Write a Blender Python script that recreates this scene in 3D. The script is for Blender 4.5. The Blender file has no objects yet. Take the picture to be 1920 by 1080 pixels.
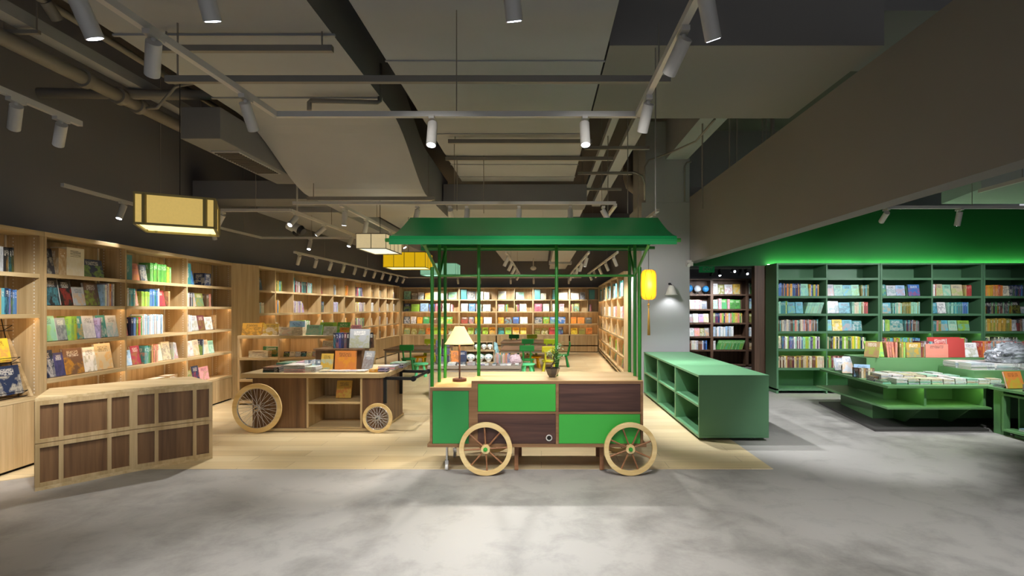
import bpy, math, random
from mathutils import Vector, Matrix, Euler
random.seed(7)
scene = bpy.context.scene
col = scene.collection
PI = math.pi

# ------------------------------------------------------------------ camera, world, exposure
FPX = 1000.0; CX = 1015.0; CY = 578.0; EYE = 1.5      # shift-lens view, eye 1.5 m over the floor
cam_d = bpy.data.cameras.new('camera'); cam = bpy.data.objects.new('camera', cam_d); col.objects.link(cam)
cam.location = (0, 0, EYE); cam.rotation_euler = (PI/2, 0, 0)
cam_d.sensor_width = 36; cam_d.lens = FPX/1920*36
cam_d.shift_x = -(CX-960)/1920; cam_d.shift_y = (CY-540)/1920
cam_d.clip_end = 200
scene.camera = cam
scene.view_settings.view_transform = 'Standard'; scene.view_settings.look = 'None'
scene.view_settings.exposure = 0.9; scene.view_settings.gamma = 1
w = bpy.data.worlds.new('world'); scene.world = w; w.use_nodes = True
w.node_tree.nodes['Background'].inputs[0].default_value = (0.90, 0.93, 1.0, 1)
w.node_tree.nodes['Background'].inputs[1].default_value = 0.3
scene.cycles.max_bounces = 8; scene.cycles.diffuse_bounces = 4; scene.cycles.glossy_bounces = 3
scene.cycles.caustics_reflective = False; scene.cycles.caustics_refractive = False
scene.cycles.sample_clamp_indirect = 4.0
SPOT_GAIN = 1.7      # one gain for all spotlights, the added ones too
LED_GAIN = 1.0

def U(px, Y): return (px-CX)/FPX*Y
def V(py, Y): return EYE-(py-CY)/FPX*Y
def FY(py, z=0): return (EYE-z)*FPX/(py-CY)      # distance of a level line seen at row py
def PT(px, py, Y): return (U(px, Y), Y, V(py, Y))

# ------------------------------------------------------------------ mesh helpers
class MB:
    def __init__(s): s.v = []; s.f = []; s.m = []; s.sm = []
    def add(s, vs, fs, m=0, smooth=False, M=None):
        b = len(s.v)
        for p in vs: s.v.append(tuple(M @ Vector(p)) if M else tuple(p))
        for f in fs: s.f.append(tuple(b+i for i in f)); s.m.append(m); s.sm.append(smooth)
        return s
    def box(s, x0, x1, y0, y1, z0, z1, m=0, M=None):
        if x0 > x1: x0, x1 = x1, x0
        if y0 > y1: y0, y1 = y1, y0
        if z0 > z1: z0, z1 = z1, z0
        return s.add([(x0,y0,z0),(x1,y0,z0),(x1,y1,z0),(x0,y1,z0),(x0,y0,z1),(x1,y0,z1),(x1,y1,z1),(x0,y1,z1)],
                     [(0,3,2,1),(4,5,6,7),(0,1,5,4),(1,2,6,5),(2,3,7,6),(3,0,4,7)], m, False, M)
    def bar(s, a, b, w=.02, h=None, m=0, up=(0,0,1)):
        h = h or w; a = Vector(a); b = Vector(b); d = b-a; L = d.length
        if L < 1e-6: return s
        y = d/L; u = Vector(up)
        if abs(y.dot(u)) > .98: u = Vector((1,0,0))
        x = y.cross(u).normalized(); z = x.cross(y)
        M = Matrix(((x.x,y.x,z.x,a.x),(x.y,y.y,z.y,a.y),(x.z,y.z,z.z,a.z),(0,0,0,1)))
        return s.box(-w/2, w/2, 0, L, -h/2, h/2, m, M)
    def cyl(s, a, b, r0, r1=None, n=14, m=0, caps=True, smooth=True):
        r1 = r0 if r1 is None else r1; a = Vector(a); b = Vector(b); d = (b-a).normalized()
        u = Vector((0,0,1)) if abs(d.z) < .9 else Vector((1,0,0))
        x = d.cross(u).normalized(); y = d.cross(x)
        vs = []
        for c, r in ((a, r0), (b, r1)):
            for k in range(n):
                t = 2*PI*k/n; vs.append(tuple(c+x*(r*math.cos(t))+y*(r*math.sin(t))))
        s.add(vs, [(k, (k+1) % n, n+(k+1) % n, n+k)[::-1] for k in range(n)], m, smooth)
        if caps:
            s.add(vs[:n], [tuple(range(n))], m); s.add(vs[n:], [tuple(range(n))[::-1]], m)
        return s
    def tube(s, pts, r, n=10, m=0):
        pts = [Vector(p) for p in pts]; rings = []; prev = None
        for i, p in enumerate(pts):
            d = (pts[min(i+1, len(pts)-1)]-pts[max(i-1, 0)]).normalized()
            if prev is None:
                u = Vector((0,0,1)) if abs(d.z) < .9 else Vector((1,0,0)); x = d.cross(u).normalized()
            else: x = (prev-d*prev.dot(d)).normalized()
            prev = x; y = d.cross(x)
            rr = r[i] if isinstance(r, (list, tuple)) else r
            rings.append([tuple(p+x*(rr*math.cos(2*PI*k/n))+y*(rr*math.sin(2*PI*k/n))) for k in range(n)])
        vs = [q for g in rings for q in g]; fs = []
        for i in range(len(pts)-1):
            for k in range(n): fs.append((i*n+k, i*n+(k+1) % n, (i+1)*n+(k+1) % n, (i+1)*n+k)[::-1])
        fs.append(tuple(range(n))); fs.append(tuple((len(pts)-1)*n+k for k in range(n))[::-1])
        return s.add(vs, fs, m, True)
    def lathe(s, prof, c=(0,0,0), n=24, m=0, axis='z', smooth=True, close=False):
        vs = []
        for r, z in prof:
            for k in range(n):
                t = 2*PI*k/n; x, y = r*math.cos(t), r*math.sin(t)
                vs.append((c[0]+x, c[1]+y, c[2]+z) if axis == 'z' else (c[0]+x, c[1]+z, c[2]+y))
        fs = []; N = len(prof)
        for i in range(N if close else N-1):
            j = (i+1) % N
            for k in range(n):
                q = (i*n+k, i*n+(k+1) % n, j*n+(k+1) % n, j*n+k)
                fs.append(q if axis == 'z' else q[::-1])
        return s.add(vs, fs, m, smooth)
    def ball(s, c, r, n=14, m=0, sc=(1,1,1)):
        prof = []
        K = max(6, n//2)
        vs = []; fs = []
        for i in range(K+1):
            a = PI*i/K
            for k in range(n):
                t = 2*PI*k/n
                vs.append((c[0]+r*sc[0]*math.sin(a)*math.cos(t), c[1]+r*sc[1]*math.sin(a)*math.sin(t), c[2]-r*sc[2]*math.cos(a)))
        for i in range(K):
            for k in range(n): fs.append((i*n+k, i*n+(k+1) % n, (i+1)*n+(k+1) % n, (i+1)*n+k))
        return s.add(vs, fs, m, True)
    def prism(s, poly, z0, z1, m=0, M=None):      # poly counter-clockwise in xy
        n = len(poly); vs = [(x, y, z0) for x, y in poly]+[(x, y, z1) for x, y in poly]
        fs = [tuple(range(n))[::-1], tuple(range(n, 2*n))]+[(k, (k+1) % n, n+(k+1) % n, n+k) for k in range(n)]
        return s.add(vs, fs, m, False, M)
    def build(s, name, mats, parent=None, loc=None, bevel=0, rot=None):
        me = bpy.data.meshes.new(name); me.from_pydata(s.v, [], s.f); me.update()
        if not isinstance(mats, (list, tuple)): mats = [mats]
        for m in mats: me.materials.append(m)
        me.polygons.foreach_set('material_index', s.m); me.polygons.foreach_set('use_smooth', s.sm)
        o = bpy.data.objects.new(name, me); col.objects.link(o)
        if parent: o.parent = parent
        if loc: o.location = loc
        if rot: o.rotation_euler = rot
        if bevel:
            b = o.modifiers.new('bevel', 'BEVEL'); b.width = bevel; b.segments = 2; b.limit_method = 'ANGLE'; b.angle_limit = .7
        return o
def tag(o, label, cat, group=None, kind=None):
    if label: o['label'] = label
    if cat: o['category'] = cat
    if group: o['group'] = group
    if kind: o['kind'] = kind
    return o
def empty(name, loc, rz=0, label=None, cat=None, group=None):
    o = bpy.data.objects.new(name, None); col.objects.link(o); o.location = loc; o.rotation_euler = (0, 0, rz)
    o.empty_display_size = .1
    return tag(o, label, cat, group)
def struct(name, mb, mat, label=None, bevel=0):
    o = mb.build(name, mat, bevel=bevel); o['kind'] = 'structure'
    if label: o['label'] = label
    return o
KIDS = {}
def copy_tree(o, parent=None):
    c = o.copy(); col.objects.link(c)
    if parent: c.parent = parent
    for ch in [x for x in o.children]: copy_tree(ch, c)
    return c
ORD = ['first','second','third','fourth','fifth','sixth','seventh','eighth','ninth','tenth','eleventh','twelfth','thirteenth',
       'fourteenth','fifteenth','sixteenth','seventeenth','eighteenth','nineteenth','twentieth']+['%dth' % k if k % 10 not in (1,2,3) else '%d%s' % (k, {1:'st',2:'nd',3:'rd'}[k % 10]) for k in range(21, 90)]

# ------------------------------------------------------------------ materials
def lin(c):
    if isinstance(c, str): c = tuple(int(c[i:i+2], 16)/255 for i in (0, 2, 4))
    return tuple(x/12.92 if x <= .04045 else ((x+.055)/1.055)**2.4 for x in c)
def newmat(name):
    m = bpy.data.materials.new(name); m.use_nodes = True
    nt = m.node_tree; return m, nt, nt.nodes['Principled BSDF']
def N(nt, t, **k):
    n = nt.nodes.new(t)
    for a, b in k.items(): setattr(n, a, b)
    return n
def simple(name, c, rough=.5, metal=0, var=.06, scale=8, bump=0, spec=.5, emit=None, es=1, trans=0, alpha=1, coat=0):
    m, nt, b = newmat(name); c = lin(c); L = nt.links
    b.inputs['Roughness'].default_value = rough; b.inputs['Metallic'].default_value = metal
    b.inputs['Specular IOR Level'].default_value = spec
    if coat: b.inputs['Coat Weight'].default_value = coat; b.inputs['Coat Roughness'].default_value = .1
    if trans: b.inputs['Transmission Weight'].default_value = trans
    if alpha < 1: b.inputs['Alpha'].default_value = alpha
    tc = N(nt, 'ShaderNodeTexCoord'); nz = N(nt, 'ShaderNodeTexNoise'); nz.inputs['Scale'].default_value = scale; nz.inputs['Detail'].default_value = 4
    L.new(tc.outputs['Object'], nz.inputs['Vector'])
    mx = N(nt, 'ShaderNodeMix', data_type='RGBA')
    mx.inputs[6].default_value = tuple(x*(1-var) for x in c)+(1,); mx.inputs[7].default_value = tuple(min(1, x*(1+var)) for x in c)+(1,)
    L.new(nz.outputs['Fac'], mx.inputs[0]); L.new(mx.outputs[2], b.inputs['Base Color'])
    if bump:
        bp = N(nt, 'ShaderNodeBump'); bp.inputs['Strength'].default_value = bump; bp.inputs['Distance'].default_value = .01
        L.new(nz.outputs['Fac'], bp.inputs['Height']); L.new(bp.outputs[0], b.inputs['Normal'])
    if emit is not None:
        b.inputs['Emission Color'].default_value = lin(emit)+(1,); b.inputs['Emission Strength'].default_value = es
    return m
def wood(name, c1, c2, axis='z', scale=1.0, rough=.45, strength=1.0, coat=0):
    m, nt, b = newmat(name); L = nt.links
    tc = N(nt, 'ShaderNodeTexCoord'); mp = N(nt, 'ShaderNodeMapping')
    sc = {'x': (.6, 14, 14), 'y': (14, .6, 14), 'z': (14, 14, .6)}[axis]
    mp.inputs['Scale'].default_value = tuple(x*scale for x in sc)
    L.new(tc.outputs['Object'], mp.inputs['Vector'])
    nz = N(nt, 'ShaderNodeTexNoise'); nz.inputs['Scale'].default_value = 1.0; nz.inputs['Detail'].default_value = 6; nz.inputs['Distortion'].default_value = .6
    L.new(mp.outputs[0], nz.inputs['Vector'])
    nf = N(nt, 'ShaderNodeTexNoise'); nf.inputs['Scale'].default_value = 5.0; nf.inputs['Detail'].default_value = 3
    L.new(mp.outputs[0], nf.inputs['Vector'])
    ad = N(nt, 'ShaderNodeMath', operation='MULTIPLY_ADD'); ad.inputs[1].default_value = .35; L.new(nf.outputs['Fac'], ad.inputs[0]); L.new(nz.outputs['Fac'], ad.inputs[2])
    cr = N(nt, 'ShaderNodeValToRGB'); cr.color_ramp.elements[0].position = .67-.2*strength; cr.color_ramp.elements[1].position = .67+.2*strength
    cr.color_ramp.elements[0].color = lin(c2)+(1,); cr.color_ramp.elements[1].color = lin(c1)+(1,)
    L.new(ad.outputs[0], cr.inputs[0]); L.new(cr.outputs[0], b.inputs['Base Color'])
    b.inputs['Roughness'].default_value = rough
    if coat: b.inputs['Coat Weight'].default_value = coat
    return m
def emis(name, c, s):
    m, nt, b = newmat(name); b.inputs['Base Color'].default_value = lin(c)+(1,)
    b.inputs['Emission Color'].default_value = lin(c)+(1,); b.inputs['Emission Strength'].default_value = s
    return m
def concrete():
    m, nt, b = newmat('polished_concrete'); L = nt.links
    tc = N(nt, 'ShaderNodeTexCoord'); outs = []
    for sc, dt in ((.55, 8), (3.5, 8), (40, 3)):
        nz = N(nt, 'ShaderNodeTexNoise'); nz.inputs['Scale'].default_value = sc; nz.inputs['Detail'].default_value = dt; nz.inputs['Roughness'].default_value = .62
        nz.inputs['Distortion'].default_value = .4 if sc < 10 else 0
        L.new(tc.outputs['Object'], nz.inputs['Vector']); outs.append(nz.outputs['Fac'])
    a = N(nt, 'ShaderNodeMath', operation='MULTIPLY_ADD'); a.inputs[1].default_value = .8; L.new(outs[1], a.inputs[0]); L.new(outs[0], a.inputs[2])
    a2 = N(nt, 'ShaderNodeMath', operation='MULTIPLY_ADD'); a2.inputs[1].default_value = .12; L.new(outs[2], a2.inputs[0]); L.new(a.outputs[0], a2.inputs[2])
    cr = N(nt, 'ShaderNodeValToRGB'); e = cr.color_ramp.elements
    e[0].position = .60; e[0].color = lin('716e69')+(1,); e[1].position = 1.36; e[1].color = lin('a5a19a')+(1,)
    L.new(a2.outputs[0], cr.inputs[0]); L.new(cr.outputs[0], b.inputs['Base Color'])
    rr = N(nt, 'ShaderNodeMapRange'); rr.inputs[3].default_value = .42; rr.inputs[4].default_value = .62; L.new(outs[1], rr.inputs[0]); L.new(rr.outputs[0], b.inputs['Roughness'])
    bp = N(nt, 'ShaderNodeBump'); bp.inputs['Strength'].default_value = .05; L.new(outs[2], bp.inputs['Height']); L.new(bp.outputs[0], b.inputs['Normal'])
    return m
def planks():
    m, nt, b = newmat('pale_oak_planks'); L = nt.links
    tc = N(nt, 'ShaderNodeTexCoord')
    br = N(nt, 'ShaderNodeTexBrick'); br.offset = .37
    br.inputs['Scale'].default_value = 1; br.inputs['Brick Width'].default_value = 1.2; br.inputs['Row Height'].default_value = .2
    br.inputs['Mortar Size'].default_value = .0018; br.inputs['Color1'].default_value = lin('dcc9a0')+(1,); br.inputs['Color2'].default_value = lin('ccb588')+(1,)
    br.inputs['Mortar'].default_value = lin('8a7450')+(1,)
    L.new(tc.outputs['Object'], br.inputs['Vector'])
    mp = N(nt, 'ShaderNodeMapping'); mp.inputs['Scale'].default_value = (1.2, 22, 1); L.new(tc.outputs['Object'], mp.inputs['Vector'])
    nz = N(nt, 'ShaderNodeTexNoise'); nz.inputs['Scale'].default_value = 1.4; nz.inputs['Detail'].default_value = 5; L.new(mp.outputs[0], nz.inputs['Vector'])
    mr = N(nt, 'ShaderNodeMapRange'); mr.inputs[3].default_value = .82; mr.inputs[4].default_value = 1.12; L.new(nz.outputs['Fac'], mr.inputs[0])
    mu = N(nt, 'ShaderNodeMix', data_type='RGBA', blend_type='MULTIPLY'); mu.inputs[0].default_value = 1
    L.new(br.outputs['Color'], mu.inputs[6]); L.new(mr.outputs[0], mu.inputs[7]); L.new(mu.outputs[2], b.inputs['Base Color'])
    b.inputs['Roughness'].default_value = .38
    return m
def book_mat():
    """cover stock: ground colour, an abstract two-colour print and rows of small print, all from attributes"""
    m, nt, b = newmat('printed_cover'); L = nt.links
    at = {k: N(nt, 'ShaderNodeAttribute', attribute_name=k) for k in ('col', 'acc', 'txt', 'par')}
    uv = N(nt, 'ShaderNodeUVMap'); sp = N(nt, 'ShaderNodeSeparateXYZ'); L.new(uv.outputs[0], sp.inputs[0])
    pp = N(nt, 'ShaderNodeSeparateColor'); L.new(at['par'].outputs['Color'], pp.inputs[0])
    def M(op, a, bb=None, c=None):
        n = N(nt, 'ShaderNodeMath', operation=op)
        for i, q in enumerate((a, bb, c)):
            if q is None: continue
            if isinstance(q, (int, float)): n.inputs[i].default_value = q
            else: L.new(q, n.inputs[i])
        return n.outputs[0]
    u, v = sp.outputs[0], sp.outputs[1]
    seed = M('MULTIPLY', pp.outputs[2], 97.0)
    nz = N(nt, 'ShaderNodeTexNoise', noise_dimensions='4D'); nz.inputs['Scale'].default_value = 3.2; nz.inputs['Detail'].default_value = 2.5
    L.new(uv.outputs[0], nz.inputs['Vector']); L.new(seed, nz.inputs['W'])
    cr = N(nt, 'ShaderNodeValToRGB'); cr.color_ramp.interpolation = 'CONSTANT'
    e = cr.color_ramp.elements; e[0].position = 0; e[0].color = (0,0,0,1); e[1].position = .52; e[1].color = (1,1,1,1)
    x = cr.color_ramp.elements.new(.46); x.color = (.45,.45,.45,1); x = cr.color_ramp.elements.new(.6); x.color = (.6,.6,.6,1)
    L.new(nz.outputs['Fac'], cr.inputs[0])
    # lower two thirds only
    low = M('LESS_THAN', v, .66)
    art = M('MULTIPLY', M('MULTIPLY', cr.outputs[0], low), at['col'].outputs['Alpha'])
    mx = N(nt, 'ShaderNodeMix', data_type='RGBA'); L.new(art, mx.inputs[0]); L.new(at['col'].outputs['Color'], mx.inputs[6]); L.new(at['acc'].outputs['Color'], mx.inputs[7])
    nu = M('MULTIPLY', pp.outputs[0], 64.0); nv = M('MULTIPLY', pp.outputs[1], 64.0)
    cu = M('FLOOR', M('MULTIPLY', u, nu)); cv = M('FLOOR', M('MULTIPLY', v, nv))
    cb = N(nt, 'ShaderNodeCombineXYZ'); L.new(cu, cb.inputs[0]); L.new(cv, cb.inputs[1]); L.new(seed, cb.inputs[2])
    wn = N(nt, 'ShaderNodeTexWhiteNoise', noise_dimensions='3D'); L.new(cb.outputs[0], wn.inputs['Vector'])
    tm = M('GREATER_THAN', wn.outputs['Value'], .42)
    inside = M('MULTIPLY', M('MULTIPLY', M('GREATER_THAN', u, .2), M('LESS_THAN', u, .8)), M('MULTIPLY', M('GREATER_THAN', v, .68), M('LESS_THAN', v, .9)))
    alt = M('GREATER_THAN', M('FRACT', M('MULTIPLY', v, M('MULTIPLY', nv, .5))), .3)
    tf = M('MULTIPLY', M('MULTIPLY', tm, inside), M('MULTIPLY', alt, at['txt'].outputs['Alpha']))
    m2 = N(nt, 'ShaderNodeMix', data_type='RGBA'); L.new(tf, m2.inputs[0]); L.new(mx.outputs[2], m2.inputs[6]); L.new(at['txt'].outputs['Color'], m2.inputs[7])
    L.new(m2.outputs[2], b.inputs['Base Color'])
    b.inputs['Roughness'].default_value = .38; b.inputs['Coat Weight'].default_value = .25; b.inputs['Coat Roughness'].default_value = .15
    return m
MT = dict(
    concrete=concrete(), planks=planks(), cover=book_mat(),
    pages=simple('page_paper', 'e8e4da', .8, var=.03),
    oak=wood('pale_oak_veneer', 'cab085', 'aa8f62', 'z', 1.0, .5, .9),
    oakx=wood('pale_oak_board', 'd4bd92', 'b69b6c', 'x', 1.0, .48, .9),
    oaktop=wood('cart_top_oak', 'dcbe92', 'c39c62', 'x', .8, .42, 1.0),
    walnut=wood('walnut_panel', '82603f', '5a3f28', 'z', .9, .45, 1.0),
    walnutx=wood('dark_walnut_panel', '573a30', '3a241e', 'x', 1.3, .42, .8),
    edge=wood('cart_walnut_edging', '8e6a48', '73512f', 'x', 1.0, .5, .8),
    rim=wood('pine_wheel_rim', 'ead19a', 'd2b070', 'x', .7, .42, 1.0),
    spoke=wood('beech_spoke', 'a0704a', '85583a', 'x', .8, .5, .8),
    darkcase=wood('brown_case_veneer', '6a4f3c', '4c372a', 'z', .9, .5, .9),
    wallpaint=simple('charcoal_wall_paint', '7b797a', .8, var=.05, scale=1.2),
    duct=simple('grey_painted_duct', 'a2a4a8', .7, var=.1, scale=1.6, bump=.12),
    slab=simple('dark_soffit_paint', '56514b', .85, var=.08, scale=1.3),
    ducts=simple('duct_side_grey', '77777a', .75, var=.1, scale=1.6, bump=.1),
    beam=simple('bulkhead_grey_paint', '84817e', .75, var=.04, scale=1.2),
    column=simple('column_grey_paint', 'a6a6a6', .7, var=.03, scale=2),
    white=simple('white_metal', 'c4c1ba', .4, var=.03), pipe=simple('grey_pipe_paint', '87827a', .55, var=.06),
    black=simple('black_metal', '1c1c1e', .4, metal=.3), chrome=simple('chrome', 'd8d8d8', .2, metal=1),
    green=simple('leaf_green_laminate', '3aa23c', .38, var=.03), green2=simple('deep_green_laminate', '2f8a44', .38, var=.03),
    roofgreen=simple('dark_green_canopy', '1a8c4c', .3, var=.05, scale=3),
    polegreen=simple('green_pole_paint', '2a7a2a', .3, var=.04),
    sage=simple('sage_green_paint', '5e9066', .4, var=.03), wallgreen=simple('vivid_green_wall_paint', '056a26', .65, var=.05, scale=1.5),
    casegreen=simple('green_case_paint', '55805c', .42, var=.04), tablegreen=simple('grass_green_case_paint', '669560', .4, var=.04),
    led=emis('warm_led', 'ffdcb0', 11.0*LED_GAIN), ledg=emis('cool_led', 'e4ffa0', 13.0*LED_GAIN), lens=emis('lamp_lens', 'e6ecff', 14.0),
    ledroof=emis('green_room_led', 'd8ffc8', 17.0*LED_GAIN),
    plate=simple('plinth_shadow_grey', '45433f', .6), wire=simple('bright_spoke_wire', 'dcdcdc', .35, metal=.4),  # plate: plinth grey, its darkness also holds the island's shadow
    dark=simple('dark_gap', '17140f', .9), rail=simple('shelf_standard_white', 'd9d2c4', .4),
)

# ------------------------------------------------------------------ book registry
PAL = dict(white='f0efeb', cream='e6dcc0', beige='d8c9a4', tan='c09a62', kraft='a98552', brown='6d4a30', maroon='6b2633', red='c2382e', salmon='e08a72', pink='e8a0a8',
           crimson='a8163c', orange='e88a28', amber='e8a81e', yellow='f2d21e', olive='8a8a34', lime='9cc838', green='4aa23a', forest='1f6b34', mint='9ad8b8', teal='2f8f8c',
           aqua='5fb8c8', blue='2f6fb8', navy='1d2f52', indigo='3c3c78', purple='5a3f72', lilac='a89cc8', gray='9a9da0', silver='c4c8cc', slate='55606a', charcoal='2e2c30',
           black='18181a', sky='9cc4e4', rose='c86078', mustard='c8a02c')
COLNAME = dict(sky='pale blue', gray='grey', slate='slate grey', aqua='light teal', forest='dark green', amber='golden', kraft='kraft brown')
REG = []     # (area, record)
FACES_COVER = None
class BookMesh:
    def __init__(s): s.v = []; s.f = []; s.uv = []; s.c = []; s.a = []; s.t = []; s.p = []; s.m = []
    def box(s, x0, x1, y0, y1, z0, z1, cfg, M=None, mat=0, art=None):
        vs = [(x0,y0,z0),(x1,y0,z0),(x1,y1,z0),(x0,y1,z0),(x0,y0,z1),(x1,y0,z1),(x1,y1,z1),(x0,y1,z1)]
        b = len(s.v)
        for p in vs: s.v.append(tuple(M @ Vector(p)) if M else p)
        F = [((0,3,2,1), 'n'), ((4,5,6,7), 'n'), ((0,1,5,4), 'spine'), ((1,2,6,5), 'cover'), ((2,3,7,6), 'n'), ((3,0,4,7), 'cover')]
        c, a, t, seed = cfg
        for f, k in F:
            s.f.append(tuple(b+i for i in f)); s.m.append(mat)
            s.uv += [(0,0),(1,0),(1,1),(0,1)]
            on = (art == k or (art == 'all' and k != 'n'))
            ca = .48 if on and k == 'cover' else (.35 if on else 0); ta = .75 if on else 0
            if k == 'spine': par = (3/64, 40/64, seed, 1)
            else: par = (30/64, 48/64, seed, 1)
            for _ in range(4): s.c.append(c+(ca,)); s.a.append(a+(1,)); s.t.append(t+(ta,)); s.p.append(par)
    def mesh(s, name, mats):
        me = bpy.data.meshes.new(name); me.from_pydata(s.v, [], s.f)
        uvl = me.uv_layers.new(name='UVMap'); uvl.data.foreach_set('uv', [q for p in s.uv for q in p])
        for nm, L in (('col', s.c), ('acc', s.a), ('txt', s.t), ('par', s.p)):
            at = me.color_attributes.new(nm, 'FLOAT_COLOR', 'CORNER'); at.data.foreach_set('color', [q for p in L for q in p])
        for m in mats: me.materials.append(m)
        me.polygons.foreach_set('material_index', s.m); me.update()
        return me
def book_parts(r, bm_cover, bm_pages, M):
    T, D, H = r['T'], r['D'], r['H']; cfg = (r['c'], r['a'], r['t'], r['seed']); e = .0025
    bm_cover.box(-T/2, T/2, 0, e, 0, H, cfg, M, 0, 'all')
    bm_cover.box(T/2-e, T/2, e, D, 0, H, cfg, M, 0, 'all')
    bm_cover.box(-T/2, -T/2+e, e, D, 0, H, cfg, M, 0, 'all')
    bm_pages.box(-T/2+e, T/2-e, e, D-.004, .004, H-.004, cfg, M, 1 if bm_pages is bm_cover else 0, None)
def reg_book(M, T, D, H, colour, place, how, weight=1.0, noun='book', big=False, text=None):
    """M places the book: local x thickness, y depth from the spine, z height"""
    P = [M @ Vector((x, y, z)) for x in (-T/2, T/2) for y in (0, D) for z in (0, H)]
    if min(p.y for p in P) < .5: return
    xs = [CX+FPX*p.x/p.y for p in P]; ys = [CY-FPX*(p.z-EYE)/p.y for p in P]
    x0, x1 = max(0, min(xs)), min(1920, max(xs)); y0, y1 = max(0, min(ys)), min(1080, max(ys))
    if x1 <= x0 or y1 <= y0: return
    c = lin(PAL[colour]); j = random.uniform(.85, 1.12); c = tuple(min(1, q*j) for q in c)
    g0 = sum(c)/3; c = tuple(q*.93+.07*(g0*.6+.3) if colour not in ('black', 'charcoal', 'navy') else q for q in c)
    lum = .3*c[0]+.6*c[1]+.1*c[2]
    a = lin(PAL[random.choice(['white','cream','navy','amber','teal','red','olive','salmon','aqua','brown','lime','charcoal'])])
    t = lin('f4f0e4') if lum < .35 else lin(random.choice(['26262c', '7a2020', '2c4468', '3a3a30']))
    r = dict(M=M, T=T, D=D, H=H, c=c, a=a, t=t, seed=random.random(), colour=colour, place=place, how=how, noun=noun, area=(x1-x0)*(y1-y0)*weight, text=text)
    REG.append(r); return r
class Frame:
    """a piece of furniture's own axes: x along its front, y going in, z up"""
    def __init__(s, P0, P1):
        s.o = Vector((P0[0], P0[1], 0)); d = Vector((P1[0]-P0[0], P1[1]-P0[1], 0)); s.L = d.length; s.ang = math.atan2(d.y, d.x)
        s.M = Matrix.Translation(s.o) @ Matrix.Rotation(s.ang, 4, 'Z')
    def w(s, x, y, z): return s.M @ Vector((x, y, z))
def T_(x, y, z): return Matrix.Translation((x, y, z))
def R_(a, ax): return Matrix.Rotation(a, 4, ax)
rr = random.uniform
def boxed(M, W, D, H, c, place, weight, noun):
    r = reg_book(M, W, D, H, c, place, 'boxed', weight, noun)
    if r and c == 'teal': r['text'] = '7\n|\n12\n岁'; r['t'] = r['c']; r['a'] = r['c']
    return r
def fill(fr, x0, x1, z, spec, place, hmax=.3, dep=.04, weight=1.0, end_from='left', noun='book'):
    """spec tokens: S spine-out, F face-out, B box, L wide face-out, A lying flat pile, G gap;  colour[*n][:w][:h]"""
    x = x0+.01
    for tok in spec.split():
        k = tok[0]; body = tok[1:].lstrip('.')
        ps = body.split(':'); cn = ps[0]; n = 1
        if '*' in cn: cn, n = cn.split('*'); n = int(n)
        wv = float(ps[1]) if len(ps) > 1 and ps[1] else None; hv = float(ps[2]) if len(ps) > 2 else None
        if k == 'G': x += wv or .08; continue
        for q in range(n):
            c = random.choice(cn.split('|'))
            if k == 'S':
                T = (wv or .028)*rr(.75, 1.3); H = min(hmax, (hv or .23)*rr(.95, 1.04)); D = rr(.14, .17)
                if x+T > x1-.005: return x
                lean = 0
                reg_book(fr.M @ T_(x+T/2, dep+rr(0, .012), z+.001), T-.001, D, H, c, place, 'spine-out', weight, noun)
                x += T
            elif k == 'N':   # leaning spines
                T = (wv or .016); H = (hv or .22); 
                if x+T+.05 > x1: return x
                reg_book(fr.M @ T_(x+T/2+.004, dep, z+.005) @ R_(.3, 'Y'), T-.001, .15, H, c, place, 'leaning', weight, noun); x += T*1.08
            elif k in 'FLB':
                W = (wv or (.16 if k != 'L' else .26))*rr(.96, 1.04); H = min(hmax, (hv or (.23 if k != 'L' else .18))*rr(.97, 1.03))
                if x+W > x1-.002: return x
                if k == 'B':
                    boxed(fr.M @ T_(x+W/2, dep, z+.001), W, .16, H, c, place, weight, noun)
                else:
                    T = rr(.018, .03); tl = .16
                    # cover turned to the front, leaning back
                    Mx = fr.M @ T_(x+W, dep+.02+T, z+.001+T*math.sin(tl)) @ R_(-tl, 'X') @ R_(PI/2, 'Z')
                    reg_book(Mx, T, W, H, c, place, 'face-out', weight, noun, big=True)
                    MM = Mx
                x += W+rr(.002, .012)
            elif k == 'A':
                W = (wv or .2); zz = z+.001
                if x+W > x1: return x
                for s in range(int(hv or 3)):
                    T = rr(.012, .024)
                    reg_book(fr.M @ T_(x+W/2-.5*W, dep+rr(0, .01), zz+T/2) @ R_(PI/2, 'Y') @ T_(0, 0, 0), T, .25, W, random.choice(cn.split('|')), place, 'flat-lying', weight, noun); zz += T+.0005
                x += W+.01
    return x
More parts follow.
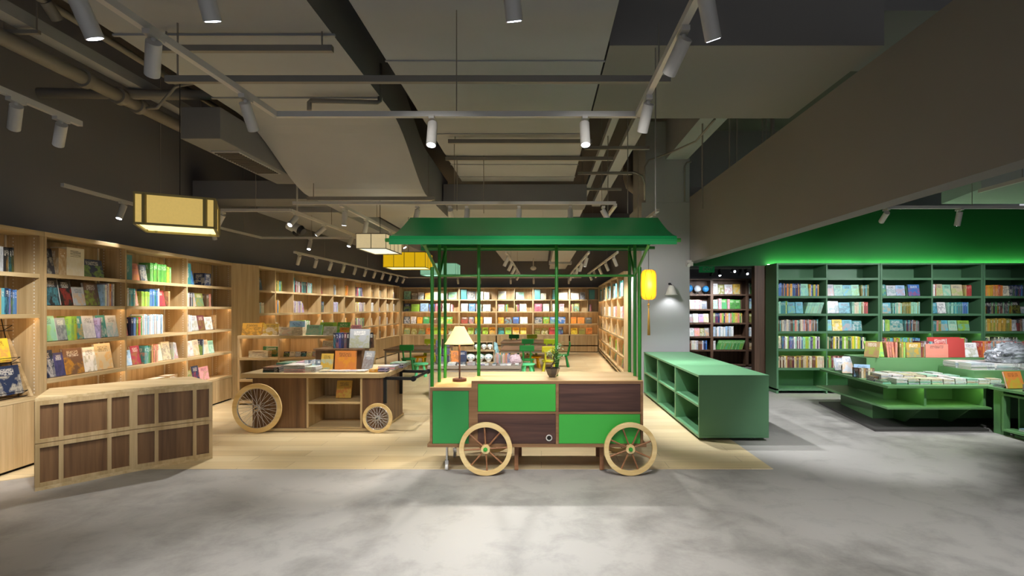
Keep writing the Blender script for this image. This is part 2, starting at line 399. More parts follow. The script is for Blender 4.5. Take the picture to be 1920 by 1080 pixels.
def finish_books():
    REG.sort(key=lambda r: -r['area']); lead = REG[:300]; rest = REG[300:]
    used = {}; seen = {}
    lead.sort(key=lambda r: (r['place'], tuple(round(q, 3) for q in (CX+FPX*r['M'].translation.x/r['M'].translation.y, -r['M'].translation.z))))
    for r in lead:
        key = (r['place'], r['colour'], r['how'], r['noun']); seen.setdefault(key, []).append(r)
    for (place, colour, how, noun), L in seen.items():
        for i, r in enumerate(L):
            bc, bp = BookMesh(), BookMesh(); book_parts(r, bc, bp, None)
            o = bpy.data.objects.new(noun, bc.mesh('book_cover', [MT['cover']])); col.objects.link(o); o.matrix_world = r['M']
            p = bpy.data.objects.new('pages', bp.mesh('book_pages', [MT['pages']])); col.objects.link(p); p.parent = o
            cname = COLNAME.get(colour, colour)
            if len(L) == 1: lab = '%s %s %s %s' % (cname, how, noun, place)
            else: lab = '%s %s %s, %s such from left %s' % (cname, how, noun, ORD[i], place)
            tag(o, lab, noun, GROUPS.get(place.split(',')[0], 'books '+' '.join(place.split()[:8])))
            if r.get('text'):
                tx(r['text'], o, r)
    bm = BookMesh()
    for r in rest: book_parts(r, bm, bm, r['M'])
    o = bpy.data.objects.new('books', bm.mesh('book_rows', [MT['cover'], MT['pages']])); col.objects.link(o)
    tag(o, 'rows of smaller books filling the far wooden, green and brown shelves', 'books', None, 'stuff')
GROUPS = {}
def to_mesh(o):
    dg = bpy.context.evaluated_depsgraph_get(); me = bpy.data.meshes.new_from_object(o.evaluated_get(dg)); 
    n = bpy.data.objects.new('lettering', me); col.objects.link(n); n.parent = o.parent; n.location = o.location; n.rotation_euler = o.rotation_euler
    cu = o.data; bpy.data.objects.remove(o); bpy.data.curves.remove(cu); return n
def tx(s, parent, r):
    cu = bpy.data.curves.new('lettering', 'FONT'); cu.body = s; cu.size = r['T']*.34 if r['how'] == 'boxed' else .05; cu.align_x = 'CENTER'; cu.align_y = 'CENTER'; cu.extrude = .0004; cu.size = .10 if r['how'] != 'boxed' else r['T']*.3
    cu.space_line = .95
    o = bpy.data.objects.new('lettering', cu); col.objects.link(o); o.parent = parent
    o.data.materials.append(MT['pages'])
    if r['how'] == 'boxed': o.location = (0, -.0006, r['H']*.55); o.rotation_euler = (PI/2, 0, 0)
    else: o.location = (r['T']/2+.0006, r['D']/2, r['H']*.6); o.rotation_euler = (PI/2, 0, PI/2)
    bpy.context.view_layer.update(); to_mesh(o)

# ------------------------------------------------------------------ big structure
WALLX0 = lambda Y: -5.36
struct('floor', MB().box(-12, 14, -6, 26, -.2, 0), MT['concrete'], 'grey polished concrete floor')
struct('floor_oak', MB().prism([(-5.3, 4.2), (-4.2, 4.97), (2.16, 4.97), (2.16, 9.42), (1.66, 10.45), (2.4, 18.6), (-5.3, 18.6)], 0.0, .004), MT['planks'], 'pale oak plank floor of the reading area')
struct('wall_left', MB().box(-5.6, -5.40, -6, 18.52, 0, 4.8), MT['wallpaint'], 'charcoal painted wall above the oak bookcases')
struct('wall_back', MB().box(-5.56, 3.2, 18.52, 18.7, 0, 4.8), MT['wallpaint'], 'charcoal painted wall at the far end')
struct('ceiling', MB().box(-5.56, 14, -6, 26, 4.8, 5.0), MT['slab'], 'dark concrete soffit')
struct('column', MB().box(1.84, 2.62, 9.42, 10.7, 3.37, 4.8).box(1.77, 2.62, 9.42, 10.7, 0, 3.37), MT['column'], 'light grey painted square column', bevel=.004)
# wall behind the inner bookcase to the column
struct('wall_inner', MB().prism([(2.05, 10.7), (2.25, 10.7), (2.6, 18.6), (2.4, 18.6)], 0, 3.2), MT['wallpaint'])
# bulkhead
struct('beam_bulkhead', MB().prism([(2.62, -1), (2.79, -1), (2.79, 9.6), (2.62, 9.6)], 2.31, 3.46), MT['beam'], 'long grey drywall bulkhead')
# structural beams
struct('beam_cross', MB().box(.52, 2.61, 4.06, 5.62, 3.5, 4.8).box(2.61, 9.5, 4.3, 5.4, 3.9, 4.8), MT['beam'], 'deep painted concrete beam')
struct('beam_far', MB().box(2.2, 2.58, 5.62, 9.42, 4.13, 4.8), MT['duct'], 'concrete beam running into the column')
struct('beam_back', MB().box(2.62, 8, 9.9, 10.4, 3.75, 4.8), MT['beam'])
struct('wall_green', MB().box(2.62, 11, 9.85, 10.0, 2.285, 3.33), MT['wallgreen'], 'vivid green wall above the green bookcases')
struct('wall_side_room', MB().box(2.62, 2.75, 10.0, 14.2, 0, 4.2).box(2.62, 8.2, 14.05, 14.2, 0, 4.8), MT['wallpaint'])
struct('trim_1', MB().box(3.94, 4.16, 9.85, 10.0, 0, 2.285), MT['darkcase'], 'brown wood jamb beside the green bookcase')
struct('wall_behind_green', MB().box(4.16, 11, 9.86, 10.0, 0, 2.285), MT['casegreen'])
struct('wall_right', MB().box(10.4, 10.6, -2, 10, 0, 4.8), MT['beam'])

# ------------------------------------------------------------------ ducts and services
def ceil_at(x, y):
    if -3.25 < x < -1.52:
        if y < 5.6: return 3.565
        if y < 7.35: t = (y-5.6)/1.75; return 3.565-.52*t*t*(3-2*t)
        if y < 8.95: return 3.035
    if -1.3 < x < .56 and y < 8.4: return 3.505
    if -1.55 < x < .72 and 8.4 <= y < 9: return 3.165
    if -3.1 < x < .5 and 9 <= y < 12.4: return 3.255
    if -1.2 < x < .5 and 12.4 <= y < 17: return 3.005
    if -4.9 < x < -3.5 and 9.2 < y < 16.5: return 3.155
    if .25 < x < .75 and 11 < y < 16.6: return 2.725
    if .5 < x < 2.61 and 4.06 < y < 5.62: return 3.505
    if 2.61 < x < 9.5 and 4.3 < y < 5.4: return 3.905
    return 4.8
def thing_mesh(name, mb, mats, label, cat, group=None, bevel=0):
    o = mb.build(name, mats, bevel=bevel); return tag(o, label, cat, group)
# left duct: level run, S-drop, low run
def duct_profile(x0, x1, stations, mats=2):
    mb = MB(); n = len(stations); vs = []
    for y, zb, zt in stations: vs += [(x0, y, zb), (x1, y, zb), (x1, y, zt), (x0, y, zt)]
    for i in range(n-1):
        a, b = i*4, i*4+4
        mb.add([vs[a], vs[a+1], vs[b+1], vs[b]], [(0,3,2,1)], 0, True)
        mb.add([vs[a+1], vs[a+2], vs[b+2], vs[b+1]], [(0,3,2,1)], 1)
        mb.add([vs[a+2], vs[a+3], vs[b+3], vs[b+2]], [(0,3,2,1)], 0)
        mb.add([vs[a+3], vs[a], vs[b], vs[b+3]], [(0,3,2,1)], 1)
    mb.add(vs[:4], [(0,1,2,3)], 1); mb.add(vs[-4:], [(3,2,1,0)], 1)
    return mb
st = [(-1, 3.56, 4.1), (5.6, 3.56, 4.1)]
for k in range(1, 13):
    t = k/12; e = t*t*(3-2*t); st.append((5.6+1.75*t, 3.56-.52*e, 4.1-.45*e))
st += [(8.95, 3.03, 3.62)]
D1 = duct_profile(-3.2, -1.57, st)
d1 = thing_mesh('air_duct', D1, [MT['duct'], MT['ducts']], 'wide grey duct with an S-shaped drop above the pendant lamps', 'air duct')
mb = MB()
for y in (1.2, 2.6, 4.0, 5.2): mb.box(-3.22, -1.55, y, y+.02, 3.545, 3.56)
mb.build('duct_seam', MT['duct'], d1)
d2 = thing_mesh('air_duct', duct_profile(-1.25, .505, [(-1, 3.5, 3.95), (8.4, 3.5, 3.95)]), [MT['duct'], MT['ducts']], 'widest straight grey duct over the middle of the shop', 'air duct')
mb = MB()
for y in (2.5, 4.3, 6.1, 7.4, 8.1): mb.box(-1.26, .515, y, y+.015, 3.49, 3.5)
mb.build('duct_seam', MT['duct'], d2)
d3 = thing_mesh('air_duct', MB().box(-5.3, -3.22, 8.1, 8.7, 3.16, 3.44), MT['ducts'], 'low grey cross duct between the left wall and the S-shaped duct', 'air duct', bevel=.006)
thing_mesh('air_duct', MB().box(-1.55, .72, 8.42, 8.98, 3.16, 3.46), MT['ducts'], 'low grey cross duct under the far end of the straight duct', 'air duct', bevel=.006)
# air handler unit with grille
ac = tag(MB().box(-3.62, -3.22, 5.35, 7.3, 3.2, 3.52).build('air_handler', MT['ducts'], bevel=.006), 'boxy grey ceiling air handler with a slatted intake beside the S-shaped duct', 'air conditioner')
mb = MB().box(-3.56, -3.26, 5.75, 6.7, 3.185, 3.2)
mb.build('intake_frame', MT['duct'], ac)
mb = MB()
for k in range(18): mb.box(-3.54, -3.28, 5.78+k*.05, 5.80+k*.05, 3.175, 3.186)
mb.build('intake_slats', MT['slab'], ac)
# low pale soffit panels further back
thing_mesh('air_duct', MB().box(-3.1, .5, 9.0, 12.4, 3.25, 3.5).box(-1.2, .2, 12.4, 17, 3.0, 3.3), MT['duct'], 'flat pale duct above the yellow pendant lamp', 'air duct', bevel=.01)
thing_mesh('air_duct', MB().box(-4.9, -3.5, 9.2, 16.5, 3.15, 3.45), MT['duct'], 'pale duct along the left wall above the slatted oak bookcase', 'air duct', bevel=.01)
thing_mesh('air_duct', MB().box(.25, .75, 11, 16.6, 2.72, 2.95).box(.2, .8, 14, 14.3, 2.66, 2.75), MT['duct'], 'small pale box duct between the far spotlight tracks', 'air duct', bevel=.01)
# right cable trays and pipes
thing_mesh('cable_tray', MB().box(1.04, 1.21, 5.62, 11, 3.6, 3.68), MT['duct'], 'wide flat cable tray running towards the column', 'cable tray', bevel=.003)
thing_mesh('cable_tray', MB().box(.78, .86, 5.62, 10.5, 3.6, 3.68), MT['duct'], 'narrow cable tray beside the centre duct', 'cable tray')
for y, q in ((6.9, 'near'), (8.2, 'middle'), (9.3, 'far')): thing_mesh('unistrut', MB().box(.56, 1.4, y, y+.04, 3.56, 3.6), MT['pipe'], '%s one of three grey strut bars under the cable trays' % q, 'strut')
def pipe_(name, pts, r, label, cat='pipe', mat='pipe', group=None, n=12):
    return thing_mesh(name, MB().tube(pts, r, n), MT[mat], label, cat, group)
zz = 3.62
p = pipe_('pipe', [(-4.22, -1, zz), (-4.22, 9.5, zz)], .062, 'thick grey pipe running along the left wall')
for y in (4.9, 5.3, 5.55, 6.6): MB().cyl((-4.22, y, zz), (-4.22, y+.06, zz), .085, n=16).build('coupling', MT['pipe'], p)
o = thing_mesh('cable_tray', MB().box(-4.2, -4.06, -1, 9.5, 3.74, 3.76).box(-4.2, -4.19, -1, 9.5, 3.76, 3.84).box(-4.07, -4.06, -1, 9.5, 3.76, 3.84), MT['duct'], 'long cable tray above the thick pipe at the left wall', 'cable tray')
for y in (4.25, 6.3, 8.4):
    mb = MB(); mb.bar((-4.3, y, 3.7), (-4.0, y, 3.7), .03); mb.cyl((-4.28, y, 3.7), (-4.28, y, 4.8), .006, n=6); mb.cyl((-4.02, y, 3.7), (-4.02, y, 4.8), .006, n=6); mb.build('hanger', MT['pipe'], o)
p = pipe_('sprinkler_pipe', [(-3.72, -1, 3.8), (-3.72, 9, 3.8)], .028, 'thin grey sprinkler pipe parallel to the thick wall pipe')
MB().cyl((-3.72, 2.9+1.1, 3.8), (-3.72, 4.1, 3.72), .04).build('sprinkler_joint', MT['pipe'], p)
pipe_('pipe', [(-4.95, 5.25, 3.62), (-3.9, 5.5, 3.7), (-3.3, 5.5, 3.7)], .05, 'short grey pipe crossing under the air handler')
pipe_('conduit', [(-3.25, 5.2, 3.72), (-3.6, 5.25, 3.68), (-3.75, 5.2, 3.45), (-3.85, 5.2, 3.45)], .014, 'bent thin conduit beside the air handler')
# sprinkler branch under the S duct
p = pipe_('sprinkler_pipe', [PT(712, 120, 5.2), PT(712, 190, 5.2), PT(708, 192, 5.15), PT(583, 189, 5.15), PT(580, 192, 5.15), PT(580, 207, 5.15)], .022, 'short sprinkler branch with two elbows under the S-shaped duct')
# unistrut hangers in front
def strut(x0, x1, Y, z, label):
    o = thing_mesh('unistrut', MB().box(x0, x1, Y, Y+.04, z, z+.045), MT['pipe'], label, 'strut')
    mb = MB()
    for x in (x0+.08, x1-.08): mb.cyl((x, Y+.02, z), (x, Y+.02, 3.5 if z < 3.4 else 4.8), .006, n=6)
    mb.build('hanger_rod', MT['pipe'], o); return o
strut(U(308, 3.72), U(1258, 3.72), 3.72, V(153, 3.72), 'long grey strut bar crossing above the front spotlight rail')
strut(U(288, 3.95), U(622, 3.95), 3.95, V(95, 3.95), 'shorter grey strut bar strapped under the S-shaped duct')
strut(U(575, 6.9), U(815, 6.9), 6.9, V(375, 6.9), 'grey strut bar under the foot of the S-shaped drop')
strut(U(840, 6.2), U(1110, 6.2), 6.2, V(268, 6.2), 'grey strut bar under the middle of the straight duct')
strut(U(835, 7.0), U(1150, 7.0), 7.0, V(300, 7.0), 'grey strut bar under the far end of the straight duct')
# elbow pipe near column and conduits
pipe_('conduit', [PT(1110, 323, 8.9), PT(1190, 323, 8.9), PT(1204, 330, 8.9), PT(1209, 345, 9.0), PT(1209, 375, 9.2)], .016, 'curved conduit turning down beside the column')
pipe_('conduit', [PT(1208, 330, 9.38), PT(1209, 312, 9.38), PT(1216, 301, 9.38), PT(1262, 284, 8.5), PT(1305, 265, 7.6), PT(1340, 224, 6.2)], .014, 'thin conduit sloping up from the column to the cross beam')
pipe_('conduit', [PT(1284, 378, 9.40), PT(1284, 312, 9.40), PT(1288, 305, 9.40), PT(1296, 303, 9.40)], .014, 'hooked conduit at the right edge of the column')
pipe_('pipe', [(PT(1178, 300, 11.0)[0], 11.0, 4.8), PT(1178, 335, 11.0), PT(1182, 348, 11.0), PT(1192, 356, 11.0), PT(1208, 358, 11.0)], .11, 'fat grey elbow pipe left of the column top')
for k, (px, y0) in enumerate([(1368, 224), (1382, 224), (1396, 224), (1423, 224)]):
    pass
mb = MB()
for px in (1317, 1368, 1382, 1430, 1437, 1448): mb.cyl(PT(px, 200, 7.6), PT(px, 392, 7.6), .012 if px != 1448 else .03, n=8)
thing_mesh('hanger_rods', mb, MT['pipe'], 'vertical hanger rods behind the bulkhead', 'hanger rods', None)['kind'] = 'stuff'
struct('wall_upper', MB().box(2.62, 10.4, 11.6, 11.7, 3.3, 4.8), MT['column'], 'blue grey upper wall above the side room')
# ducts above green room
thing_mesh('air_duct', MB().prism([(6.6, 8.0), (7.2, 6.8), (9.5, 6.8), (9.5, 9.2), (6.9, 9.2)], 3.3, 3.9), MT['duct'], 'pale duct above the green bookcases', 'air duct')
mb = MB()
for k in range(5): mb.bar((3.6+k*.7, 8.9-k*.1, 3.5), (4.9+k*.6, 7.4, 3.6), .03)
thing_mesh('pipe', mb, MT['pipe'], 'row of slanting grey pipes above the green wall', 'pipes')['kind'] = 'stuff'
# hanging cables / rods
for i, (px, py0, py1, Y, lab) in enumerate([(907, 295, 400, 7.0, 'thin rod hanging in front of the cross duct'), (857, 295, 395, 7.0, 'thin rod beside the foot of the S-shaped drop'),
        (1140, 225, 405, 6.5, 'thin rod hanging beside the cable tray'), (1177, 225, 400, 6.0, 'thin rod left of the column'), (1229, 90, 400, 4.1, 'long thin rod in front of the column')]):
    thing_mesh('hanger_rod', MB().cyl(PT(px, py0, Y)[:2]+(ceil_at(U(px, Y), Y),), PT(px, py1, Y), .005, n=6), MT['pipe'], lab, 'hanger rod')
# sprinkler heads/ junctions near cross beam
thing_mesh('junction_box', MB().box(.68, .76, 3.98, 4.06, 3.88, 3.96).cyl((.72, 4.0, 3.96), (.72, 4.0, 4.8), .008).box(.70, .74, 3.96, 4.0, 4.03, 4.08), MT['black'], 'small black junction box hanging before the cross beam', 'junction box')
# grille vent and dome
gv = thing_mesh('ceiling_vent', MB().box(U(1018, 9.05), U(1093, 9.05), 9.05, 9.75, 3.17, 3.249), MT['duct'], 'pale ceiling vent with dark louvres above the green roof', 'vent', bevel=.004)
mb = MB()
for k in range(16): mb.box(U(1026+k*3.8, 9.05), U(1028+k*3.8, 9.05), 9.035, 9.05, 3.185, 3.24)
mb.build('louvre', MT['slab'], gv)

# ------------------------------------------------------------------ spotlights on tracks
SPOT_N = {}
def track(pts, label, mat='white'):
    mb = MB()
    for a, b in zip(pts, pts[1:]): mb.bar(a, b, .034, .036)
    o = thing_mesh('light_track', mb, MT[mat], label, 'light track')
    mb = MB()
    for a, b in zip(pts, pts[1:]):
        a = Vector(a); b = Vector(b); n = max(1, int((b-a).length/2.2))
        for k in range(n):
            p = a.lerp(b, (k+.5)/n); mb.cyl(p, p+Vector((0, 0, ceil_at(p.x, p.y)-p.z)), .004, n=6)
    mb.build('suspension_wire', MT['pipe'], o); return o
def spot(p, aim, power=60, cone=55, place='', tint=(1, .97, .94), size=1.0, body='white', on=True, blend=.7):
    """a cylinder spotlight clipped under the track at p, turned towards the point aim"""
    p = Vector(p); SPOT_N[place] = SPOT_N.get(place, 0)+1; k = SPOT_N[place]
    root = empty('track_spotlight', p, 0, None, 'spotlight', 'spotlights '+place)
    root['label'] = '%s cylinder spotlight, %s %s' % (body, ORD[k-1], place)
    s = size
    MB().box(-.018, .018, -.05, .05, -.04, -.018).build('track_adapter', MT[body], root)
    j = Vector((0, 0, -.075*s)); d = (Vector(aim)-p-j).normalized()
    MB().cyl((0, 0, -.04), j, .012*s, n=10).build('swivel', MT[body], root)
    a = j-d*.02*s; b = j+d*.15*s
    if abs(d.z) > .0:
        MB().cyl(a, b, .033*s, n=20).build('housing', MT[body], root)
    MB().cyl(b-d*.004, b+d*.0012, .027*s, n=20).build('lens', MT['lens'], root)
    if on:
        L = bpy.data.lights.new('spot', 'SPOT'); L.energy = power*SPOT_GAIN; L.spot_size = math.radians(cone); L.spot_blend = blend; L.shadow_soft_size = .035; L.color = tint
        lo = bpy.data.objects.new('spot_beam', L); col.objects.link(lo); lo.parent = root
        lo.location = b+d*.01; lo.rotation_euler = d.to_track_quat('-Z', 'Y').to_euler()
    return root
ZT = 2.8
track([(-1.95, -.6, ZT), (-1.783, 3.58, ZT), (.645, 3.58, ZT), (.66, -.6, ZT)], 'U-shaped white spotlight track nearest the camera')
track([(-1.9, 1.0, ZT+.02), (.66, 1.0, ZT+.02)], 'added white cross track overhead, out of view')  # unseen track, added to carry lamps for the cart roof
track([(-3.1, 1.0, ZT), (-3.25, 3.76, ZT)], 'short white track by the charcoal left wall')
track([(-1.85, 2.0, ZT+.02), (.66, 2.0, ZT+.02)], 'white cross track over the concrete floor')
COOL = (.93, .95, 1.0)
pl = 'on the front U-shaped track'
spot((-1.79, 3.23, ZT), (-1.9, 5.5, .0), 75, 50, pl)
spot((-1.81, 2.49, ZT), (-3.6, 4.7, .35), 42, 45, pl)
spot((-1.83, 2.1, ZT), (-1.3, 3.2, 0), 60, 70, pl)
spot((-.73, 3.58, ZT), (-.75, 2.75, 0), 25, 80, pl, COOL)
spot((.29, 3.58, ZT), (.35, 2.7, 0), 25, 80, pl, COOL)
spot((.65, 3.25, ZT), (.3, 4.85, .45), 42, 60, pl)
spot((.655, 2.46, ZT), (-.3, 4.85, .5), 48, 45, pl)
spot((.655, 2.12, ZT), (1.6, 3.2, 0), 60, 70, pl)
spot((-1.0, 1.0, ZT+.02), (-.6, 4.6, 1.9), 70, 34, 'on the added overhead track out of view')  # added lamp, out of view, to light the cart canopy
spot((.2, 1.0, ZT+.02), (.4, 4.6, 1.9), 70, 34, 'on the added overhead track out of view')  # second added canopy lamp, also unseen
pl = 'on the cross track over the concrete'
spot((-1.28, 2.0, ZT+.02), (-1.1, 3.3, 0), 36, 80, pl, COOL)
spot((-.12, 2.0, ZT+.02), (.2, 3.3, 0), 36, 80, pl, COOL)
pl = 'on the short track by the left wall'
spot((-3.24, 3.6, ZT), (-4.8, 4.9, .9), 55, 60, pl)
spot((-3.22, 3.27, ZT), (-4.8, 4.6, .9), 40, 60, pl)
# middle tracks
ZM = 2.75
track([(-4.08, 6.8, ZM), (-3.2, 6.8, ZM), (-3.2, 9.47, ZM), (-4.96, 9.47, ZM), (-5.0, 8.4, ZM), (-4.85, 5.4, ZM)], 'angular white track loop near the left wall')
track([(-3.0, 6.44, ZM+.02), (.9, 6.44, ZM+.02)], 'straight white track behind the S-shaped duct foot')
track([(-2.43, 6.46, ZM), (-2.43, 9.3, ZM)], 'white track leading back beside the cream pendant')
track([(.9, 6.46, ZM), (.9, 9.4, ZM)], 'white track leading back at the right of the vent')
track([(1.49, 6.8, ZM), (1.42, 9.2, ZM)], 'white track end hanging before the column')
pl = 'on the angular track loop'
spot((-4.08, 6.82, ZM), (-5.1, 7.2, 1.2), 45, 70, pl)
spot((-4.93, 8.0, ZM), (-4.9, 8.8, 0.4), 25, 60, pl, on=False)
spot((-3.2, 7.85, ZM), (-4.9, 7.6, 1.1), 70, 65, pl)
spot((-3.2, 9.0, ZM), (-3.6, 8.3, .9), 45, 65, pl)
spot((-4.1, 9.47, ZM), (-4.1, 8.5, .7), 45, 65, pl)
spot((-4.86, 6.2, ZM), (-5.0, 5.6, 1.0), 25, 60, pl)
spot((-3.2, 6.95, ZM), (-3.75, 5.1, .75), 75, 52, pl)
pl = 'on the straight middle track'
spot((-1.1, 6.46, ZM), (-1.1, 9.1, .6), 150, 50, pl)  # added lamp to brighten the display table
spot((-.9, 6.46, ZM), (-.8, 5.15, .85), 35, 45, pl)
spot((.35, 6.46, ZM), (.3, 5.2, .85), 45, 50, pl)
spot((-2.43, 6.6, ZM), (-2.7, 6.9, .7), 45, 75, pl)
spot((-.27, 6.46, ZM), (-.3, 5.4, .8), 45, 65, pl)
spot((-1.5, 6.46, ZM), (-2.1, 6.9, .6), 45, 70, pl)
spot((.75, 6.46, ZM), (2.0, 6.8, .6), 80, 70, pl, COOL)
spot((-2.43, 8.6, ZM), (-2.0, 7.8, 0), 45, 70, pl)
spot((-2.43, 9.2, ZM), (-1.2, 9.2, .6), 90, 60, pl)  # another lamp added because the display table stayed dim
spot((-2.43, 7.4, ZM), (-2.7, 7.1, .7), 60, 75, pl)
spot((.9, 8.0, ZM), (.6, 8.6, 0), 45, 80, pl)
spot((1.455, 7.6, ZM), (2.15, 8.2, .7), 90, 75, pl, COOL)
spot((1.475, 7.0, ZM), (2.2, 6.8, .7), 90, 70, pl, COOL)  # added to lighten the tops of the sage units
spot((.9, 7.2, ZM), (2.2, 9.45, 1.3), 34, 70, pl)  # lamp put in to brighten the grey column
spot((.9, 8.9, ZM), (.2, 10.6, 0), 50, 85, pl)
# track along left bookcase far part
ZF = 2.5
track([(-4.4, 9.5, ZF), (-4.35, 17.36, ZF), (1.3, 17.36, ZF)], 'low white track along the far shelves')
pl = 'on the low track along the slatted bookcase'
for k in range(11):
    y = 9.7+k*.72
    spot((-4.4+.05*k/11, y, ZF), (-4.95, y+.55, 1.3), 16, 75, pl, (1, .96, .91))
pl = 'on the low track before the far wall'
for k, x in enumerate((-3.6, -2.72, -2.0, -1.0, -.25, .9)): spot((x, 17.36, ZF), (x, 18.2, 1.3), 38, 88, pl, (1, .96, .91))
for nm, x0, n in (('left far', -.63, 5), ('middle far', .85, 5), ('right far', 1.36, 5)):
    track([(x0, 9.5, ZF), (x0, 15.6, ZF)], 'white track leading to the back wall, %s' % nm.replace('left far', 'over the display table').replace('middle far', 'over the oak aisle').replace('right far', 'over the inner bookcase'))
    for k in range(n):
        y = 10+k*1.25
        aim = {'left far': (x0-1.0, y+.5, .5), 'middle far': (x0-.6, y+.6, 0), 'right far': (2.0, y+.6, 1.1)}[nm]
        spot((x0, y, ZF), aim, 42, 85, 'on the aisle track '+nm.replace('left far', 'over the display table').replace('middle far', 'over the oak aisle').replace('right far', 'over the inner bookcase'), (1, .96, .92))
# green area
track([(4.0, 6.5, 2.73), (9, 6.5, 2.73)], 'white track before the green wall')
pl = 'on the track before the green wall'
spot((U(1662, 6.5), 6.5, 2.73), (4.6, 9.3, .9), 70, 80, pl, COOL)
spot((U(1799, 6.5), 6.5, 2.73), (5.2, 7.2, .6), 60, 80, pl, COOL)
spot((6.6, 6.5, 2.73), (6.6, 9.3, 1.0), 90, 85, pl, COOL)
track([(4.6, 4.6, 2.73), (4.6, 5.6, 2.73)], 'short white track over the green display island')
spot((4.6, 4.9, 2.73), (5.0, 6.9, .5), 70, 70, 'on the short track over the green island', COOL)
track([(3.3, .5, 2.8), (3.3, 5.2, 2.8)], 'white track over the concrete aisle beyond the bulkhead')
spot((3.3, 2.6, 2.8), (2.9, 3.75, 0), 60, 62, 'on the track beyond the bulkhead', COOL)
spot((3.3, 4.9, 2.8), (3.45, 5.7, 0), 75, 62, 'on the track beyond the bulkhead', COOL)
# side room black spotlights
track([(3.0, 12.3, 2.42), (5.6, 12.3, 2.42)], 'pale track in the side room before the brown bookcase')
pl = 'in the side room before the brown bookcase'
spot((U(1335, 12.3), 12.3, 2.42), (U(1335, 12.3), 13.6, 1.3), 40, 85, pl, COOL, .9, 'black')
spot((U(1388, 12.3), 12.3, 2.42), (U(1388, 12.3), 13.6, 1.3), 40, 85, pl, COOL, .9, 'black')
spot((U(1348, 12.3), 12.3, 2.42), (4.0, 11.0, .8), 10, 70, pl, COOL, .9, 'black', on=False)
spot((U(1372, 12.3), 12.3, 2.42), (4.6, 11.0, 2.2), 10, 70, pl, COOL, .9, 'black', on=False)
spot((U(1398, 12.3), 12.3, 2.42), (4.7, 11.0, 1.6), 10, 70, pl, COOL, .9, 'black', on=False)

# ------------------------------------------------------------------ bookcases
def bookcase(name, label, fr, D, divs, shelves, H, base, mat, matx, doors=None, top_t=.045, side_t=.03, div_t=.025, sh_t=.032, lead=None, skip=(), toe=.0, cat='bookcase', rails=False, z0=0.0, ledmat=None, group=None):
    """divs: local x of uprights incl. both ends; shelves: list per bay of shelf-top heights; returns bays"""
    root = empty(name, fr.o, fr.ang, label, cat, group); L = divs[-1]
    MB().box(0, L, D-.012, D, base if base > .3 else 0, H-top_t).build('back_panel', mat, root)
    MB().box(0, L, -.004, D, H-top_t, H).build('top_panel', matx, root, bevel=.003)
    for i, x in enumerate(divs):
        t = side_t if i in (0, len(divs)-1) else div_t
        xa = 0 if i == 0 else (x-t if i == len(divs)-1 else x-t/2)
        MB().box(xa, xa+t, 0, D-.012, z0, H-top_t).build('side_panel' if t == side_t else 'divider', mat, root, bevel=.002)
    bays = []
    for i in range(len(divs)-1):
        a = divs[i]+(side_t if i == 0 else div_t/2); b = divs[i+1]-(side_t if i == len(divs)-2 else div_t/2)
        bays.append((a, b))
        for k, z in enumerate(shelves[i] if isinstance(shelves[0], (list, tuple)) else shelves):
            if (i, k) in skip or abs(z-base) < .03: continue
            s = MB().box(a+.001, b-.001, .014, D-.014, z-.02, z).box(a+.001, b-.001, 0, .014, z-sh_t-.006, z).build('shelf', matx, root)
            if lead and (k in lead):
                MB().box(a+.01, b-.005, .015, .025, z-.028, z-.021).build('light_strip', ledmat or MT['led'], s)
        if rails:
            for px in (a+.03, b-.03): MB().box(px-.008, px+.008, D-.02, D-.013, base, H-top_t).build('shelf_standard', MT['rail'], root)
            mb = MB()
            for xx in (a+.001, b-.004):
                for yy in (.05, D-.06):
                    for q in range(int((H-top_t-base)/.033)): mb.box(xx, xx+.003, yy-.004, yy+.004, base+.02+q*.033, base+.034+q*.033)
            mb.build('shelf_pins', MT['rail'], root)['kind'] = 'stuff'
    if base > 0:
        MB().box(0, L, -.003 if base > .3 else 0, D-.001, base-.035, base).build('base_top', matx, root, bevel=.002)
        if base > .2:
            MB().box(.0, L, .03, .05, 0, .03).build('toe_kick', MT['dark'], root)
            n = doors or len(divs)-1; 
            for k in range(n): MB().box(L*k/n+.002, L*(k+1)/n-.002, .0, .018, .03, base-.037).build('cabinet_door', mat, root, bevel=.0015)
    return root, bays
RN = ['top', 'second', 'third', 'fourth', 'fifth', 'sixth']
